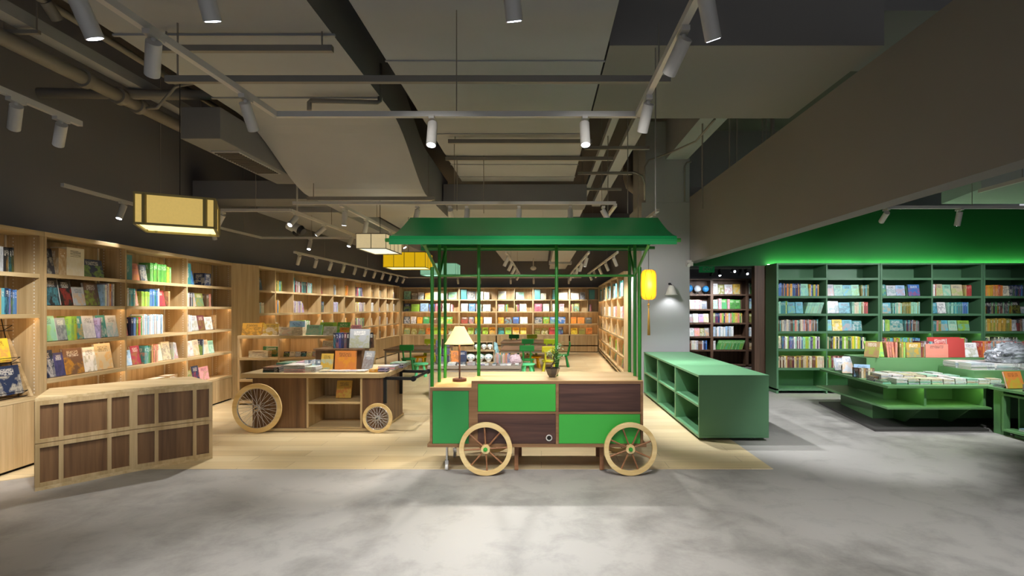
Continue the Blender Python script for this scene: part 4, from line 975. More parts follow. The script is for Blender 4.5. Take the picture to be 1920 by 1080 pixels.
# canopy: curved front slope, ridge, back slope, hanging fascia
prof = [(4.445, 2.045), (4.44, 2.075), (4.452, 2.105)]
for k in range(1, 11):
    t = k/10; prof.append((4.452+(5.17-4.452)*t, 2.105+(2.378-2.105)*t**1.3))
prof += [(5.19, 2.378), (5.3, 2.34), (5.45, 2.26), (5.6, 2.175), (5.625, 2.16), (5.63, 2.12)]
mb = MB(); n = len(prof); X0, X1 = -1.27, 1.13; th = .012
vs = []
for (y, z) in prof: vs += [(X0, y-oy, z), (X1, y-oy, z), (X0, y-oy, z-th), (X1, y-oy, z-th)]
for i in range(n-1):
    a = 4*i; b = a+4
    mb.add([vs[a], vs[a+1], vs[b+1], vs[b]], [(0,1,2,3)], 0, True); mb.add([vs[a+2], vs[a+3], vs[b+3], vs[b+2]], [(3,2,1,0)], 0, True)
    mb.add([vs[a], vs[a+2], vs[b+2], vs[b]], [(0,1,2,3)]); mb.add([vs[a+1], vs[a+3], vs[b+3], vs[b+1]], [(3,2,1,0)])
mb.add(vs[:4], [(0,2,3,1)]); mb.add(vs[-4:], [(0,1,3,2)])
o = mb.build('canopy', MT['roofgreen'], cx)
MB().box(X0, X1, 4.455-oy, 4.47-oy, 2.035, 2.10).build('fascia', MT['roofgreen'], cx)
cb(-1.26, 1.12, 5.15, 5.21, 2.30, 2.335, 'ridge_beam', MT['roofgreen'])

# lantern
ln = empty('paper_lantern', (.915, 4.55, 1.70), 0, 'glowing amber paper lantern with a long tassel hanging from the cart roof', 'lantern')
MT['lantern'] = emis('amber_lantern_silk', 'ffaa1c', .85); MT['tassel'] = simple('tassel_thread', 'b08a3a', .8)
MB().lathe([(0, .125), (.035, .127), (.055, .115), (.064, .09), (.066, 0), (.064, -.09), (.055, -.115), (.035, -.127), (0, -.125)], n=24).build('lantern_body', MT['lantern'], ln)
mb = MB()
for k in range(8):
    a = 2*PI*k/8+.2; pr = [(.036, .128), (.056, .116), (.066, .09), (.068, 0), (.066, -.09), (.056, -.116), (.036, -.128)]
    mb.tube([(r*math.cos(a), r*math.sin(a), z) for r, z in pr], .0012, 5)
mb.build('rib', MT['walnut'], ln)
MB().tube([(0, 0, .125), (0, 0, .36)], .002, 6).build('hanging_cord', MT['black'], ln)
ts = MB().cyl((0, 0, -.125), (0, 0, -.165), .003, n=6).ball((0, 0, -.17), .011, 10).ball((0, 0, -.19), .008, 10).build('bead', MT['tassel'], ln)
mb = MB()
for k in range(26):
    a = rr(0, 2*PI); r = rr(.002, .014); mb.tube([(0, 0, -.195), (r*.5*math.cos(a), r*.5*math.sin(a), -.26), (r*math.cos(a), r*math.sin(a), -.43)], .0028, 5)
mb.build('tassel', MT['tassel'], ln)
L = bpy.data.lights.new('lantern_glow', 'POINT'); L.energy = 2.5; L.color = (1, .65, .2); L.shadow_soft_size = .06
lo = bpy.data.objects.new('lantern_glow', L); col.objects.link(lo); lo.parent = ln; lo.location = (0, -.09, 0)

# table lamp
MT['shade'] = simple('linen_shade', 'e9d9a8', .8, emit='ffdf86', es=.85); MT['bulb'] = emis('bulb', 'ffd694', 20)
tl = empty('table_lamp', (-.80, 5.22, .787), 0, 'table lamp with a flared glowing linen shade and dark wooden stem on the cart', 'lamp')
MB().cyl((0, 0, .0005), (0, 0, .026), .068, n=32).build('base', simple('dark_red_wood', '4e2a1e', .4), tl, bevel=.003)
MB().cyl((0, 0, .025), (0, 0, .50), .0085, n=14).build('stem', MT['walnutx'], tl)
MB().cyl((.02, -.02, .026), (.02, -.02, .045), .003, n=8).build('switch', MT['black'], tl)
pr = []
for k in range(9):
    t = k/8; pr.append((.145+(.045-.145)*(t**.85), .365+.17*t))
MB().lathe(pr+[(r-.002, z) for r, z in pr[::-1]], n=48, close=True).build('lamp_shade', MT['shade'], tl)
MB().lathe([(.146, .362), (.147, .366), (.144, .366), (.143, .362)], n=48, close=True).build('shade_trim', MT['black'], tl)
MB().ball((0, 0, .45), .022, 14).build('bulb', MT['bulb'], tl)
L = bpy.data.lights.new('lamp_glow', 'POINT'); L.energy = 7; L.color = (1, .8, .5); L.shadow_soft_size = .03
lo = bpy.data.objects.new('lamp_glow', L); col.objects.link(lo); lo.parent = tl; lo.location = (0, 0, .40)

# bonsai
pp = empty('potted_plant', (.105, 5.05, .847), 0, 'small leafy plant in a faceted dark glazed pot on the cart top', 'plant')
MT['glaze'] = simple('dark_glaze', '2c2622', .12, coat=1)
MB().lathe([(0, .0005), (.035, .0005), (.038, .012), (.052, .03), (.072, .085), (.070, .092), (.062, .092), (.05, .07), (0, .07)], n=7, smooth=False).build('pot', MT['glaze'], pp)
MB().cyl((0, 0, .07), (0, 0, .082), .058, n=16).build('soil', MT['dark'], pp)
br = MB(); lf = MB(); random.seed(4)
def twig(p, d, L, r, lev):
    p = Vector(p); d = Vector(d).normalized(); q = [p]; 
    for k in range(3):
        p = p+d*(L/3); d = (d+Vector((rr(-.3, .3), rr(-.3, .3), rr(-.05, .35)))).normalized(); q.append(p)
    br.tube(q, [r, r*.9, r*.75, r*.6], 6)
    if lev == 0 or L < .05:
        for k in range(16):
            c = q[1+k % 3]+Vector((rr(-.02, .02), rr(-.02, .02), rr(-.01, .02))); a = rr(0, 2*PI); s = rr(.009, .015)
            u = Vector((math.cos(a), math.sin(a), rr(-.3, .5))).normalized(); v = u.cross(Vector((0, 0, 1))).normalized()*.5
            lf.add([c, c+u*s+v*s, c+u*s*2, c+u*s-v*s], [(0,1,2,3)])
    if lev > 0:
        for k in range(3 if lev > 1 else 4): twig(q[1+k % 3], d+Vector((rr(-1, 1), rr(-1, 1), rr(0, .6))), L*rr(.55, .8), r*.55, lev-1)
br.tube([(0, 0, .07), (-.01, 0, .11), (.02, 0, .15), (.01, 0, .19), (.03, 0, .23)], [.009, .008, .007, .006, .004], 8)
for (p0, d0, l0) in (((.02, 0, .15), (1, .1, .5), .07), ((.012, 0, .17), (-1, .2, .6), .06), ((.015, 0, .19), (.5, -1, .7), .06), ((.02, 0, .2), (-.5, .8, 1), .06), ((.03, 0, .22), (.5, 0, 1), .07), ((-.005, 0, .12), (1, -.4, .3), .07)): twig(p0, d0, l0, .0035, 1)
br.build('stem', simple('bark', '4a3626', .8), pp); lf.build('foliage', simple('leaf_green', '6fa04a', .5, var=.35, scale=60), pp)
random.seed(11)

# ------------------------------------------------------------------ bicycle-wheel book cart
sc_ = empty('display_cart', (-2.75, 7.0, 0), 0, 'wooden book cart with two bicycle-type wooden wheels and black push handles', 'cart')
ox, oy2 = -2.75, 7.0
def sb(x0, x1, y0, y1, z0, z1, name, mat, bevel=.002): return MB().box(x0-ox, x1-ox, y0-oy2, y1-oy2, z0, z1).build(name, mat, sc_, bevel=bevel)
MB().prism([(-3.64-ox, 6.45-oy2), (-1.96-ox, 6.45-oy2), (-1.88-ox, 6.53-oy2), (-1.88-ox, 7.5-oy2), (-3.64-ox, 7.5-oy2)], .655, .71).build('top', MT['oakx'], sc_, bevel=.003)
sb(-3.56, -1.93, 6.47, 7.48, 0.01, .04, 'plinth', MT['oakx'])
sb(-3.52, -2.86, 6.5, 7.42, .04, .655, 'side_block', MT['walnut'])
sb(-2.18, -1.93, 6.5, 7.42, .04, .655, 'side_block', MT['walnut'])
sb(-2.86, -2.835, 6.49, 7.0, .04, .655, 'upright', MT['oak']); sb(-2.205, -2.18, 6.49, 7.0, .04, .655, 'upright', MT['oak'])
sb(-2.835, -2.205, 6.98, 7.0, .04, .655, 'back_panel', MT['oak'])
sb(-2.835, -2.205, 6.49, 6.98, .335, .365, 'shelf', MT['oakx'])
sb(-2.835, -2.205, 6.5, 6.98, .04, .055, 'bottom_board', MT['oakx'])
spoked_wheel(sc_, (-3.41-ox, 6.40-oy2, .301), .297, .022, .055, .022, 36, MT['rim'], None, None, thin=True)
spoked_wheel(sc_, (-1.965-ox, 6.40-oy2, .182), .178, .022, .038, .018, 36, MT['rim'], None, None, thin=True)
h = MB()
h.bar((-1.905-ox, 6.52-oy2, .34), (-1.905-ox, 6.52-oy2, .655), .036); h.bar((-1.905-ox, 6.52-oy2, .645), (-1.57-ox, 6.52-oy2, .64), .036)
h.bar((-1.905-ox, 7.25-oy2, .34), (-1.905-ox, 7.25-oy2, .655), .036); h.bar((-1.905-ox, 7.25-oy2, .645), (-1.53-ox, 7.25-oy2, .64), .036)
h.cyl((-1.56-ox, 6.50-oy2, .64), (-1.54-ox, 7.27-oy2, .64), .018, n=14).cyl((-1.56-ox, 6.49-oy2, .64), (-1.56-ox, 6.53-oy2, .64), .032, n=16).cyl((-1.54-ox, 7.24-oy2, .64), (-1.54-ox, 7.28-oy2, .64), .032, n=16)
h.build('push_handle', MT['black'], sc_)
ID = Frame((0, 0), (1, 0))
# display riser on cart
rs = tag(MB().box(-2.93, -2.33, 6.92, 6.935, .711, .955).box(-2.93, -2.915, 6.935, 7.22, .711, .955).box(-2.345, -2.33, 6.935, 7.22, .711, .955).box(-2.95, -2.31, 6.90, 7.24, .955, .975).build('display_box', MT['walnut'], None, bevel=.002), 'small wooden display box standing on the bicycle-wheel cart', 'display box')
pl = 'on display box, bicycle-wheel cart'
x = -2.72
for k, c in enumerate(('charcoal', 'navy', 'indigo', 'navy', 'maroon', 'charcoal')): spine(ID, x, 6.97, .976, .034, .20, c, pl); x += .035
face(ID, -2.51, 6.95, .976, .26, .25, 'gray', pl, .18); face(ID, -2.25-.26+.27, 7.0, .976, .06, .2, 'black', pl, .1, rz=.9)
pl = 'on bicycle-wheel cart top'
face(ID, -2.80, 6.74, .711, .15, .21, 'mustard', pl, .25); face(ID, -2.63, 6.76, .711, .26, .24, 'orange', pl, .1, T=.05)
face(ID, -2.31, 6.83, .711, .15, .24, 'gray', pl, .3, rz=-.35)
for k in range(4): face(ID, -2.97+k*.045, 6.70+k*.004, .711, .13, .13, 'slate' if k % 2 else 'gray', pl, .35, rz=.5)
for k in range(3): face(ID, -2.98+k*.05, 6.86, .84-.12, .12, .16, 'charcoal', pl, .3, rz=.5) if k < 0 else None
flat(ID, -3.42, 6.55, .711, .20, .26, 4, 'black|green|white', pl); flat(ID, -3.16, 6.54, .711, .26, .27, 7, 'pink|white|gray', pl, T=.012); flat(ID, -2.93, 6.55, .711, .16, .2, 4, 'white|silver', pl)
flat(ID, -3.42, 6.88, .711, .24, .28, 5, 'forest|gray|black', pl); flat(ID, -3.18, 6.90, .711, .26, .27, 8, 'lilac|white', pl, T=.011); flat(ID, -3.42, 7.2, .711, .22, .22, 4, 'green|gray', pl)
flat(ID, -3.1, 7.2, .711, .26, .26, 6, 'white|silver', pl)
for k in range(5): flat(ID, -2.74+k*.115, 6.57+.01*(k % 2), .711, .11, .15, 2, 'white|beige|silver', pl, T=.008)
flat(ID, -2.12, 6.56, .711, .10, .12, 3, 'amber|tan', pl); flat(ID, -2.01, 6.56, .711, .11, .12, 3, 'indigo|black|lilac', pl)
flat(ID, -2.08, 6.78, .711, .22, .2, 3, 'pink|indigo|silver', pl); flat(ID, -1.99, 7.0, .711, .17, .2, 3, 'slate|black|lilac', pl); flat(ID, -2.06, 7.26, .711, .22, .24, 3, 'mint|maroon|forest|silver', pl)
face(ID, -2.58, 6.68, .366, .19, .22, 'mustard', 'inside the bicycle-wheel cart', .25)
# low display shelf behind it (K)
fK = Frame((-4.70, 8.25), (-2.68, 8.25))
K, bK = bookcase('oak_display_shelf', 'waist-high pale oak display shelf behind the bicycle-wheel cart', fK, .38, [0, .635, 1.25, fK.L], [.40, .735], 1.075, .06, MT['oak'], MT['oakx'], lead=(), cat='shelf')
for a, b in bK: MB().box(a+.02, b-.02, .15, .16, 1.023, 1.029).build('light_strip', MT['led'], K)
pl = 'on waist-high shelf behind cart'
face(fK, .02, .06, 1.075, .30, .19, 'amber', pl, .2); face(fK, .33, .1, 1.075, .24, .18, 'mustard', pl, .15)
for x, c, wv, hv in ((.6, 'cream', .2, .13), (.80, 'beige', .17, .13)): reg_book(fK.M @ T_(x+wv/2, .08, 1.076), wv, .12, hv, c, pl, 'boxed', 1, 'box')
face(fK, 1.02, .07, 1.075, .24, .16, 'mint', pl, .3); face(fK, 1.2, .14, 1.075, .26, .2, 'lime', pl, .25); face(fK, 1.3, .04, 1.075, .2, .14, 'white', pl, .3)
face(fK, 1.55, .05, 1.075, .14, .12, 'orange', pl, .35); face(fK, 1.72, .06, 1.075, .16, .16, 'pink', pl, .3); face(fK, 1.45, .2, 1.075, .2, .2, 'green', pl, .3)
face(fK, .7, .2, 1.075, .24, .22, 'sky', pl, .1)
for k, (x, wv, hv, c) in enumerate(((.14, .3, .1, 'beige'), (.3, .26, .16, 'forest'))): reg_book(fK.M @ T_(x+wv/2, .06+.12*k, .736), wv, .14, hv, c, pl, 'boxed', 1, 'box')
for k in range(6): face(fK, .68+k*.085, .05+.01*k, .736, .08, .08, ['charcoal', 'beige', 'gray'][k % 3], pl, .4)
face(fK, 1.28, .02, .736, .2, .26, 'cream', pl, .3); face(fK, 1.55, .05, .736, .25, .12, 'beige', pl, .3)
for k in range(4): flat(fK, .1+k*.12, .05, .401, .2, .24, 4, 'gray|forest|black|white', pl)

# ------------------------------------------------------------------ pendant lanterns
def pendant(corners, zb, h, mats, label, npan=(1, 1), es=1.0, bar=.018, top=4.7, cord=True, frame='dk'):
    cxm = sum(p[0] for p in corners)/4; cym = sum(p[1] for p in corners)/4
    g = empty('pendant_lamp', (cxm, cym, zb), 0, label, 'pendant lamp', 'square fabric pendant lamps')
    c = [Vector((p[0]-cxm, p[1]-cym, 0)) for p in corners]
    mb = MB()
    for i in range(4):
        a, b = c[i], c[(i+1) % 4]; mb.add([a, b, b+Vector((0,0,h)), a+Vector((0,0,h))], [(0,1,2,3)])
        n = (b-a).cross(Vector((0,0,1))).normalized()*.004
        mb.add([a-n, b-n, b-n+Vector((0,0,h)), a-n+Vector((0,0,h))], [(3,2,1,0)])
    mb.build('fabric_shade', mats[0], g)
    MB().add([p*.985+Vector((0,0,.012)) for p in c]+[p*.985+Vector((0,0,.016)) for p in c], [(0,3,2,1), (4,5,6,7)]).build('diffuser', mats[1], g)
    fb = MB()
    for i in range(4):
        a, b = c[i], c[(i+1) % 4]
        for z in (0, h): fb.bar(a+Vector((0,0,z)), b+Vector((0,0,z)), bar)
        fb.bar(a, a+Vector((0,0,h)), bar*.6)
        n = npan[i % 2]
        if n == 1:
            for t in (.12, .88): fb.bar(a.lerp(b, t), a.lerp(b, t)+Vector((0,0,h)), bar*1.5)
        else:
            for k in range(1, n): fb.bar(a.lerp(b, k/n), a.lerp(b, k/n)+Vector((0,0,h)), bar*.8)
    fb.build('frame', mats[2], g)
    MB().cyl((0, 0, h), (0, 0, ceil_at(cxm, cym)-zb), .004, n=6).bar(c[0]*.9+Vector((0,0,h)), c[2]*.9+Vector((0,0,h)), .012).build('hanging_cord', MT['black'], g)
    return g
def shade_mat(name, c, es): return simple(name, c, .9, var=.08, scale=60, emit=c, es=es)
oliv = simple('pendant_frame_olive', '94854e', .6); dkf = simple('pendant_frame_dark', '4a4030', .6)
yl = shade_mat('yellow_linen_lit', 'd8b868', .36)
pendant([(-3.34, 4.375), (-2.85, 4.65), (-3.13, 5.17), (-3.60, 4.87)], 2.2, .25, (yl, emis('lit_cream_diffuser', 'eadf9e', .95), oliv), 'large pale yellow linen pendant with olive bands over the angled counter')
pendant([(-2.48, 7.14), (-2.08, 7.14), (-2.07, 7.9), (-2.48, 7.95)], 2.3, .20, (shade_mat('cream_linen_lit', 'cdbb90', .38), emis('white_diffuser', 'e2e6d6', .6), dkf), 'cream pendant with white base beside the corner of the green roof', (2, 4), bar=.01)
pendant([(-2.70, 9.1), (-1.98, 9.1), (-1.98, 9.7), (-2.72, 9.75)], 2.2, .26, (shade_mat('saffron_linen_lit', 'd0a810', .42), emis('cream_diffuser', 'e8dfa6', .85), dkf), 'saffron yellow pendant half hidden by the cart roof', (4, 3), bar=.01)
pendant([(-2.52, 11.1), (-1.78, 11.1), (-1.78, 11.7), (-2.52, 11.7)], 2.2, .24, (shade_mat('mint_linen_lit', '7fb49a', .4), emis('mint_diffuser', 'a8dccf', .6), simple('mint_frame', '5f9c86', .6)), 'mint green pendant seen through the cart posts', (3, 3), bar=.01)

# ------------------------------------------------------------------ wall lamp, exit box
wl = empty('wall_lamp', (U(1258, 9.3), 9.27, 1.78), 0, 'small white bell-shaped wall lamp on the grey column', 'lamp')
MB().lathe([(.03, .12), (.055, .10), (.075, .03), (.095, -.03), (.112, -.045), (.108, -.05), (.09, -.03), (.07, .03), (.045, .1), (0, .11)], n=28).build('lamp_shade', simple('white_ceramic', 'e4e1d8', .35), wl)
MB().cyl((0, 0, .11), (0, 0, .13), .014, n=12).tube([(0, 0, .125), (0, .06, .16), (0, .145, .15)], .007, 8).cyl((0, .135, .15), (0, .149, .15), .02, n=18).build('wall_bracket', MT['black'], wl)
L = bpy.data.lights.new('wall_glow', 'SPOT'); L.energy = 5; L.color = (.95, .97, 1); L.spot_size = math.radians(120); L.spot_blend = .6; L.shadow_soft_size = .03
lo = bpy.data.objects.new('wall_glow', L); col.objects.link(lo); lo.parent = wl; lo.location = (0, 0, 0)
em = tag(MB().box(2.60-.05, 2.62+.03, 9.30, 9.415, 2.24, 2.34).cyl((2.57, 9.36, 2.28), (2.57, 9.28, 2.25), .035, n=14).build('emergency_light', MT['white'], None, bevel=.006), 'white emergency lamp at the top corner of the opening', 'emergency light')
ex = empty('exit_sign', (U(1325, 11.8), 11.8, 2.36), 0, 'small green exit sign hanging in the side room', 'sign')
MB().box(-.17, .17, -.01, .01, -.07, .07).build('sign_panel', emis('exit_green', '1f8a4a', .08), ex)
MB().cyl((-.1, 0, .07), (-.1, 0, 2.44), .005, n=6).cyl((.1, 0, .07), (.1, 0, 2.44), .005, n=6).build('hanger', MT['pipe'], ex)
cu = bpy.data.curves.new('lettering', 'FONT'); cu.body = 'EXIT'; cu.size = .11; cu.align_x = 'CENTER'; cu.align_y = 'CENTER'; cu.extrude = .001
o = bpy.data.objects.new('lettering', cu); col.objects.link(o); o.parent = ex; o.location = (.02, -.012, 0); o.rotation_euler = (PI/2, 0, 0); o.data.materials.append(MT['pages']); bpy.context.view_layer.update(); to_mesh(o)
# dome camera on a rod
cam_o = empty('security_camera', PT(557, 432, 7.6), 0, 'hanging bullet camera in a clear cover before the charcoal wall', 'camera')
MB().cyl((0, 0, .1), (0, 0, 4.8-V(432, 7.6)), .012, n=8).build('drop_rod', MT['white'], cam_o)
MB().cyl((-.12, 0, .08), (.05, -.02, .0), .065, .075, n=18).build('camera_body', MT['white'], cam_o)
MB().cyl((.05, -.02, .0), (.10, -.03, -.03), .075, .05, n=18).ball((.0, -.02, -.03), .055, 14).build('camera_lens', MT['black'], cam_o)
dc = empty('security_camera', PT(1000, 503, 16), 0, 'white dome camera hanging over the far aisle', 'camera')
MB().cyl((0, 0, .03), (0, 0, 3.0-V(503, 16)), .015, n=8).build('drop_rod', MT['white'], dc); MB().ball((0, 0, 0), .09, 16, sc=(1, 1, .7)).build('camera_dome', MT['white'], dc)

# ------------------------------------------------------------------ children's tables, chairs, stools
def table(x0, x1, y0, y1, z, label, top='walnutx', legm='spoke', th=.03, name='low_table'):
    g = empty(name, ((x0+x1)/2, (y0+y1)/2, .004), 0, label, 'table'); a, b = (x1-x0)/2, (y1-y0)/2
    MB().box(-a, a, -b, b, z-th-.004, z-.004).build('tabletop', MT[top], g, bevel=.003)
    for sx in (-1, 1):
        for sy in (-1, 1): MB().box(sx*(a-.04)-.018, sx*(a-.04)+.018, sy*(b-.04)-.018, sy*(b-.04)+.018, 0, z-th-.005).build('leg', MT[legm], g)
    MB().box(-a+.04, a-.04, -b+.03, -b+.05, z-th-.06, z-th-.005).build('apron', MT[legm], g)
    return g
MT['table_brown'] = wood('brown_table_top', '8a6a50', '6c503c', 'x'); MT['leg_grey'] = simple('grey_brown_leg', '8a8074', .5)
table(-3.85, -2.35, 13.0, 14.3, .5, 'low brown children\'s table beyond the bicycle-wheel cart', 'table_brown', 'leg_grey')
table(-1.2, .48, 15.6, 17.0, .5, 'low brown children\'s table nearest the far wall', 'table_brown', 'leg_grey')
table(-1.0, .4, 12.9, 14.3, .5, 'low brown children\'s table behind the display table', 'table_brown', 'leg_grey')
kid = {k: simple('plastic_'+k, c, .35) for k, c in dict(green='0f7a34', yellow='f0b800', mint='58c98a', olive='b8b41e', lime='a4b81e').items()}
def kid_chair(x, y, rz, c, label):
    g = empty('childrens_chair', (x, y, .004), rz, label, 'chair', 'plastic children\'s chairs')
    MB().lathe([(0, .27), (.15, .27), (.17, .285), (.17, .305), (.15, .315), (0, .315)], n=20).build('seat', kid[c], g)
    for sx in (-1, 1):
        for sy in (-1, 1): MB().cyl((sx*.15, sy*.14, 0), (sx*.10, sy*.09, .28), .032, .024, n=12).build('leg', kid[c], g)
    for sx in (-1, 1): MB().cyl((sx*.08, .13, .29), (sx*.09, .18, .52), .02, n=10).build('back_post', kid[c], g)
    MB().box(-.17, .17, .165, .20, .50, .64).build('backrest', kid[c], g, bevel=.03)
    return g
def stool(x, y, c, label):
    g = empty('childrens_stool', (x, y, .004), 0, label, 'stool', 'plastic children\'s stools')
    MB().lathe([(0, .255), (.14, .255), (.165, .27), (.165, .29), (.14, .30), (0, .30)], n=24).build('seat', kid[c], g)
    for k in range(4):
        a = PI/4+k*PI/2+.2; MB().cyl((.15*math.cos(a), .15*math.sin(a), 0), (.08*math.cos(a), .08*math.sin(a), .26), .034, .022, n=12).build('leg', kid[c], g)
kid_chair(U(767, 12.75), 12.7, PI, 'green', 'dark green plastic chair at the near side of the left low table')
kid_chair(U(803, 14.6), 14.7, PI*0, 'lime', 'lime plastic chair behind the left low table')
kid_chair(U(963, 17.2), 17.3, 0, 'green', 'dark green plastic chair behind the far low table')
kid_chair(U(997, 17.2), 17.3, 0, 'lime', 'lime plastic chair behind the far low table')
kid_chair(U(989, 14.6), 14.7, 0, 'green', 'dark green plastic chair between the two right low tables')
kid_chair(U(1031, 14.6), 14.7, 0, 'lime', 'lime plastic chair between the two right low tables')
kid_chair(U(1030, 12.0), 12.2, PI, 'olive', 'olive yellow plastic chair right behind the potted plant')
kid_chair(U(1055, 13.6), 13.7, -PI/2, 'green', 'dark green plastic chair seen from the side at the table end')
kid_chair(U(988, 12.4), 12.5, PI, 'green', 'dark green plastic chair beside the mint stool')
stool(U(787, 11.6), 11.7, 'mint', 'mint green plastic stool in front of the left low table'); stool(U(989, 11.6), 11.6, 'mint', 'mint green plastic stool left of the potted plant')
stool(U(788, 13.4), 13.4, 'yellow', 'yellow plastic stool under the left low table'); stool(U(1003, 13.4), 13.4, 'yellow', 'yellow plastic stool under the right low table')

# ------------------------------------------------------------------ display table behind the cart
table(-1.86, -.33, 8.7, 9.6, .56, 'grey-brown display table heaped with stationery behind the cart', 'leg_grey', 'leg_grey', .05, 'display_table')
zt_ = .5605
tr = empty('toy_display', (U(900, 9.2), 9.25, zt_), 0, 'two-tier wooden display box holding figurines on the display table', 'display box')
k9 = .0092
MB().box(-.25, .25, -.12, .12, 0, .012).box(-.25, -.24, -.12, .12, .012, .2).box(.24, .25, -.12, .12, .012, .2).box(-.25, .25, -.12, .12, .2, .212).box(-.25, .25, .11, .12, .012, .2).build('lower_tier', MT['oak'], tr)
MB().box(-.12, .22, -.02, .12, .213, .222).box(-.12, -.112, -.02, .12, .222, .35).box(.0, .006, -.02, .12, .222, .35).box(.112, .118, -.02, .12, .222, .35).box(.212, .22, -.02, .12, .222, .35).box(-.12, .22, -.02, .12, .35, .36).box(-.12, .22, .112, .12, .222, .35).build('upper_tier', MT['oak'], tr)
MT['figwhite'] = simple('figurine_white', 'e6ebe8', .4); MT['figgreen'] = simple('figurine_green', '1c6a4a', .4); MT['figeye'] = simple('figurine_blue', '3a9ab0', .4)
def figurine(x, y, z, s, label):
    g = empty('figurine', (x, y, z), 0, label, 'figurine', 'white and green figurines')
    MB().ball((0, 0, s*.55), s*.52, 16, sc=(1, .8, .8)).ball((0, 0, s*.14), s*.28, 12, sc=(1, .8, .62)).build('body', MT['figwhite'], g)
    MB().ball((0, s*.1, s*.72), s*.5, 16, sc=(1, .72, .6)).build('cap', MT['figgreen'], g)
    MB().ball((-s*.2, -s*.38, s*.52), s*.07, 8).ball((s*.2, -s*.38, s*.52), s*.07, 8).build('eyes', MT['figeye'], g)
bx, by = U(900, 9.2), 9.25
for k, dx in enumerate((-.16, .0, .15)): figurine(bx+dx, by-.03, zt_+.013, .15, 'larger white figurine with green cap, %s of three in the lower tier' % ORD[k])
for k, dx in enumerate((-.056, .06, .165)): figurine(bx+dx, by+.04, zt_+.224, .10, 'smaller white figurine with green cap, %s of three in the upper tier' % ORD[k])
bw = empty('pen_basket', (U(942, 9.1), 9.1, zt_), 0, 'white wire basket of coloured pens on the display table', 'basket')
mb = MB()
for k in range(13):
    x = -.13+k*.0217; mb.bar((x, -.08, 0), (x, -.08, .15), .003).bar((x, .08, 0), (x, .08, .15), .003)
for k in range(7):
    z = .002+k*.0245; mb.bar((-.13, -.08, z), (.13, -.08, z), .003).bar((-.13, .08, z), (.13, .08, z), .003).bar((-.13, -.08, z), (-.13, .08, z), .003).bar((.13, -.08, z), (.13, .08, z), .003)
mb.build('wire_basket', MT['white'], bw)
mb = MB()
pm = [simple('pen_'+n, c, .4) for n, c in (('a', 'd8483a'), ('b', '3a7ac8'), ('c', 'e8e8e8'), ('d', 'e8a030'), ('e', '5aa848'))]
for k in range(60): mb.cyl((-.12+rr(0, .24), rr(-.07, .07), .004), (-.12+rr(0, .24), rr(-.07, .07), rr(.15, .19)), .005, n=5, m=random.randrange(5)) if False else mb.box(*(lambda x, y, h: (x, x+.008, y, y+.008, .004, h))(rr(-.122, .112), rr(-.07, .06), rr(.14, .185)), random.randrange(5))
o = mb.build('pens', pm, bw); o['kind'] = 'stuff'
def film(name, c, alpha): 
    m = simple(name, c, .15, alpha=alpha, coat=.6); return m
MT['film'] = film('clear_wrap', 'd8dde0', .16)
def crumple(name, c, r, sc, mat, label, cat, seed, inner=None, amp=.25):
    random.seed(seed); me = bpy.data.meshes.new(name); import bmesh
    bm = bmesh.new(); bmesh.ops.create_icosphere(bm, subdivisions=5, radius=r)
    from mathutils import noise
    for v in bm.verts:
        n = noise.noise(v.co*9/r*.12+Vector((seed, 0, 0)))*amp*1.2+abs(noise.noise(v.co*26/r*.12))*amp
        n += (abs(noise.noise(v.co*40/r*.12+Vector((3, seed, 0))))-.15)*amp*.3
        v.co *= 1+n; v.co = Vector((v.co.x*sc[0], v.co.y*sc[1], max(v.co.z*sc[2], -r*sc[2]*.75)))
    zmin = min(v.co.z for v in bm.verts)
    for v in bm.verts: v.co.z -= zmin
    bm.to_mesh(me); bm.free(); me.materials.append(mat); me.polygons.foreach_set('use_smooth', [True]*len(me.polygons))
    o = bpy.data.objects.new(name, me); col.objects.link(o)
    if inner is None: o.location = c; tag(o, label, cat)
    else: o.parent = inner
    return o
crumple('plastic_bag', (U(966, 9.1), 9.1, zt_), .11, (.9, .8, .8), simple('pinkish_wrap', 'c8b0b8', .25, var=.4, scale=30, coat=.5), 'crumpled clear bag of pinkish goods beside the pen basket', 'bag', 3)
crumple('inflatable_toy', (U(926, 9.35), 9.42, zt_), .10, (.8, .6, 1.9), simple('wrapped_toy_blue', '9ccad0', .25, var=.4, scale=22, coat=.5), 'tall blue and white plastic-wrapped toy behind the figurine display', 'toy', 5, amp=.12)
rk = empty('stationery_rack', (U(830, 9.0), 9.0, zt_), 0, 'tall rack hung with grey patterned stationery packs at the table\'s left end', 'rack')
MB().cyl((0, 0, 0), (0, 0, .42), .01, n=10).cyl((0, 0, 0), (0, 0, .012), .09, n=20).build('pole', MT['black'], rk)
mps = simple('patterned_pack', '6a6680', .35, var=.75, scale=40)
for k in range(12):
    a = k*2*PI/4+.4+.3*(k//4); z = .03+.13*(k//4)
    M = Matrix.Rotation(a, 4, 'Z'); MB().box(-.055, .055, -.105, -.09, z, z+.11, 0, M).build('hanging_pack', mps, rk)
for k, (px, c) in enumerate(((850, 'orange'), (864, 'navy'))): face(ID, U(px-5, 9.1), 9.1, zt_, .14, .21, c, 'on the display table behind cart', .1)
pl = 'on the display table behind cart'
for k in range(11): flat(ID, -1.05+(k*.062), 8.75, zt_, .06 if k % 3 else .12, .14, 2, 'silver|white|slate', pl) if k % 2 == 0 else None
for k in range(5): flat(ID, -1.7+k*.16, 8.75+.02*(k % 2), zt_, .13, .18, 3, 'lilac|gray|white|slate', pl)
face(ID, U(985, 9.1), 9.0, zt_, .2, .16, 'gray', pl, .6) if False else None
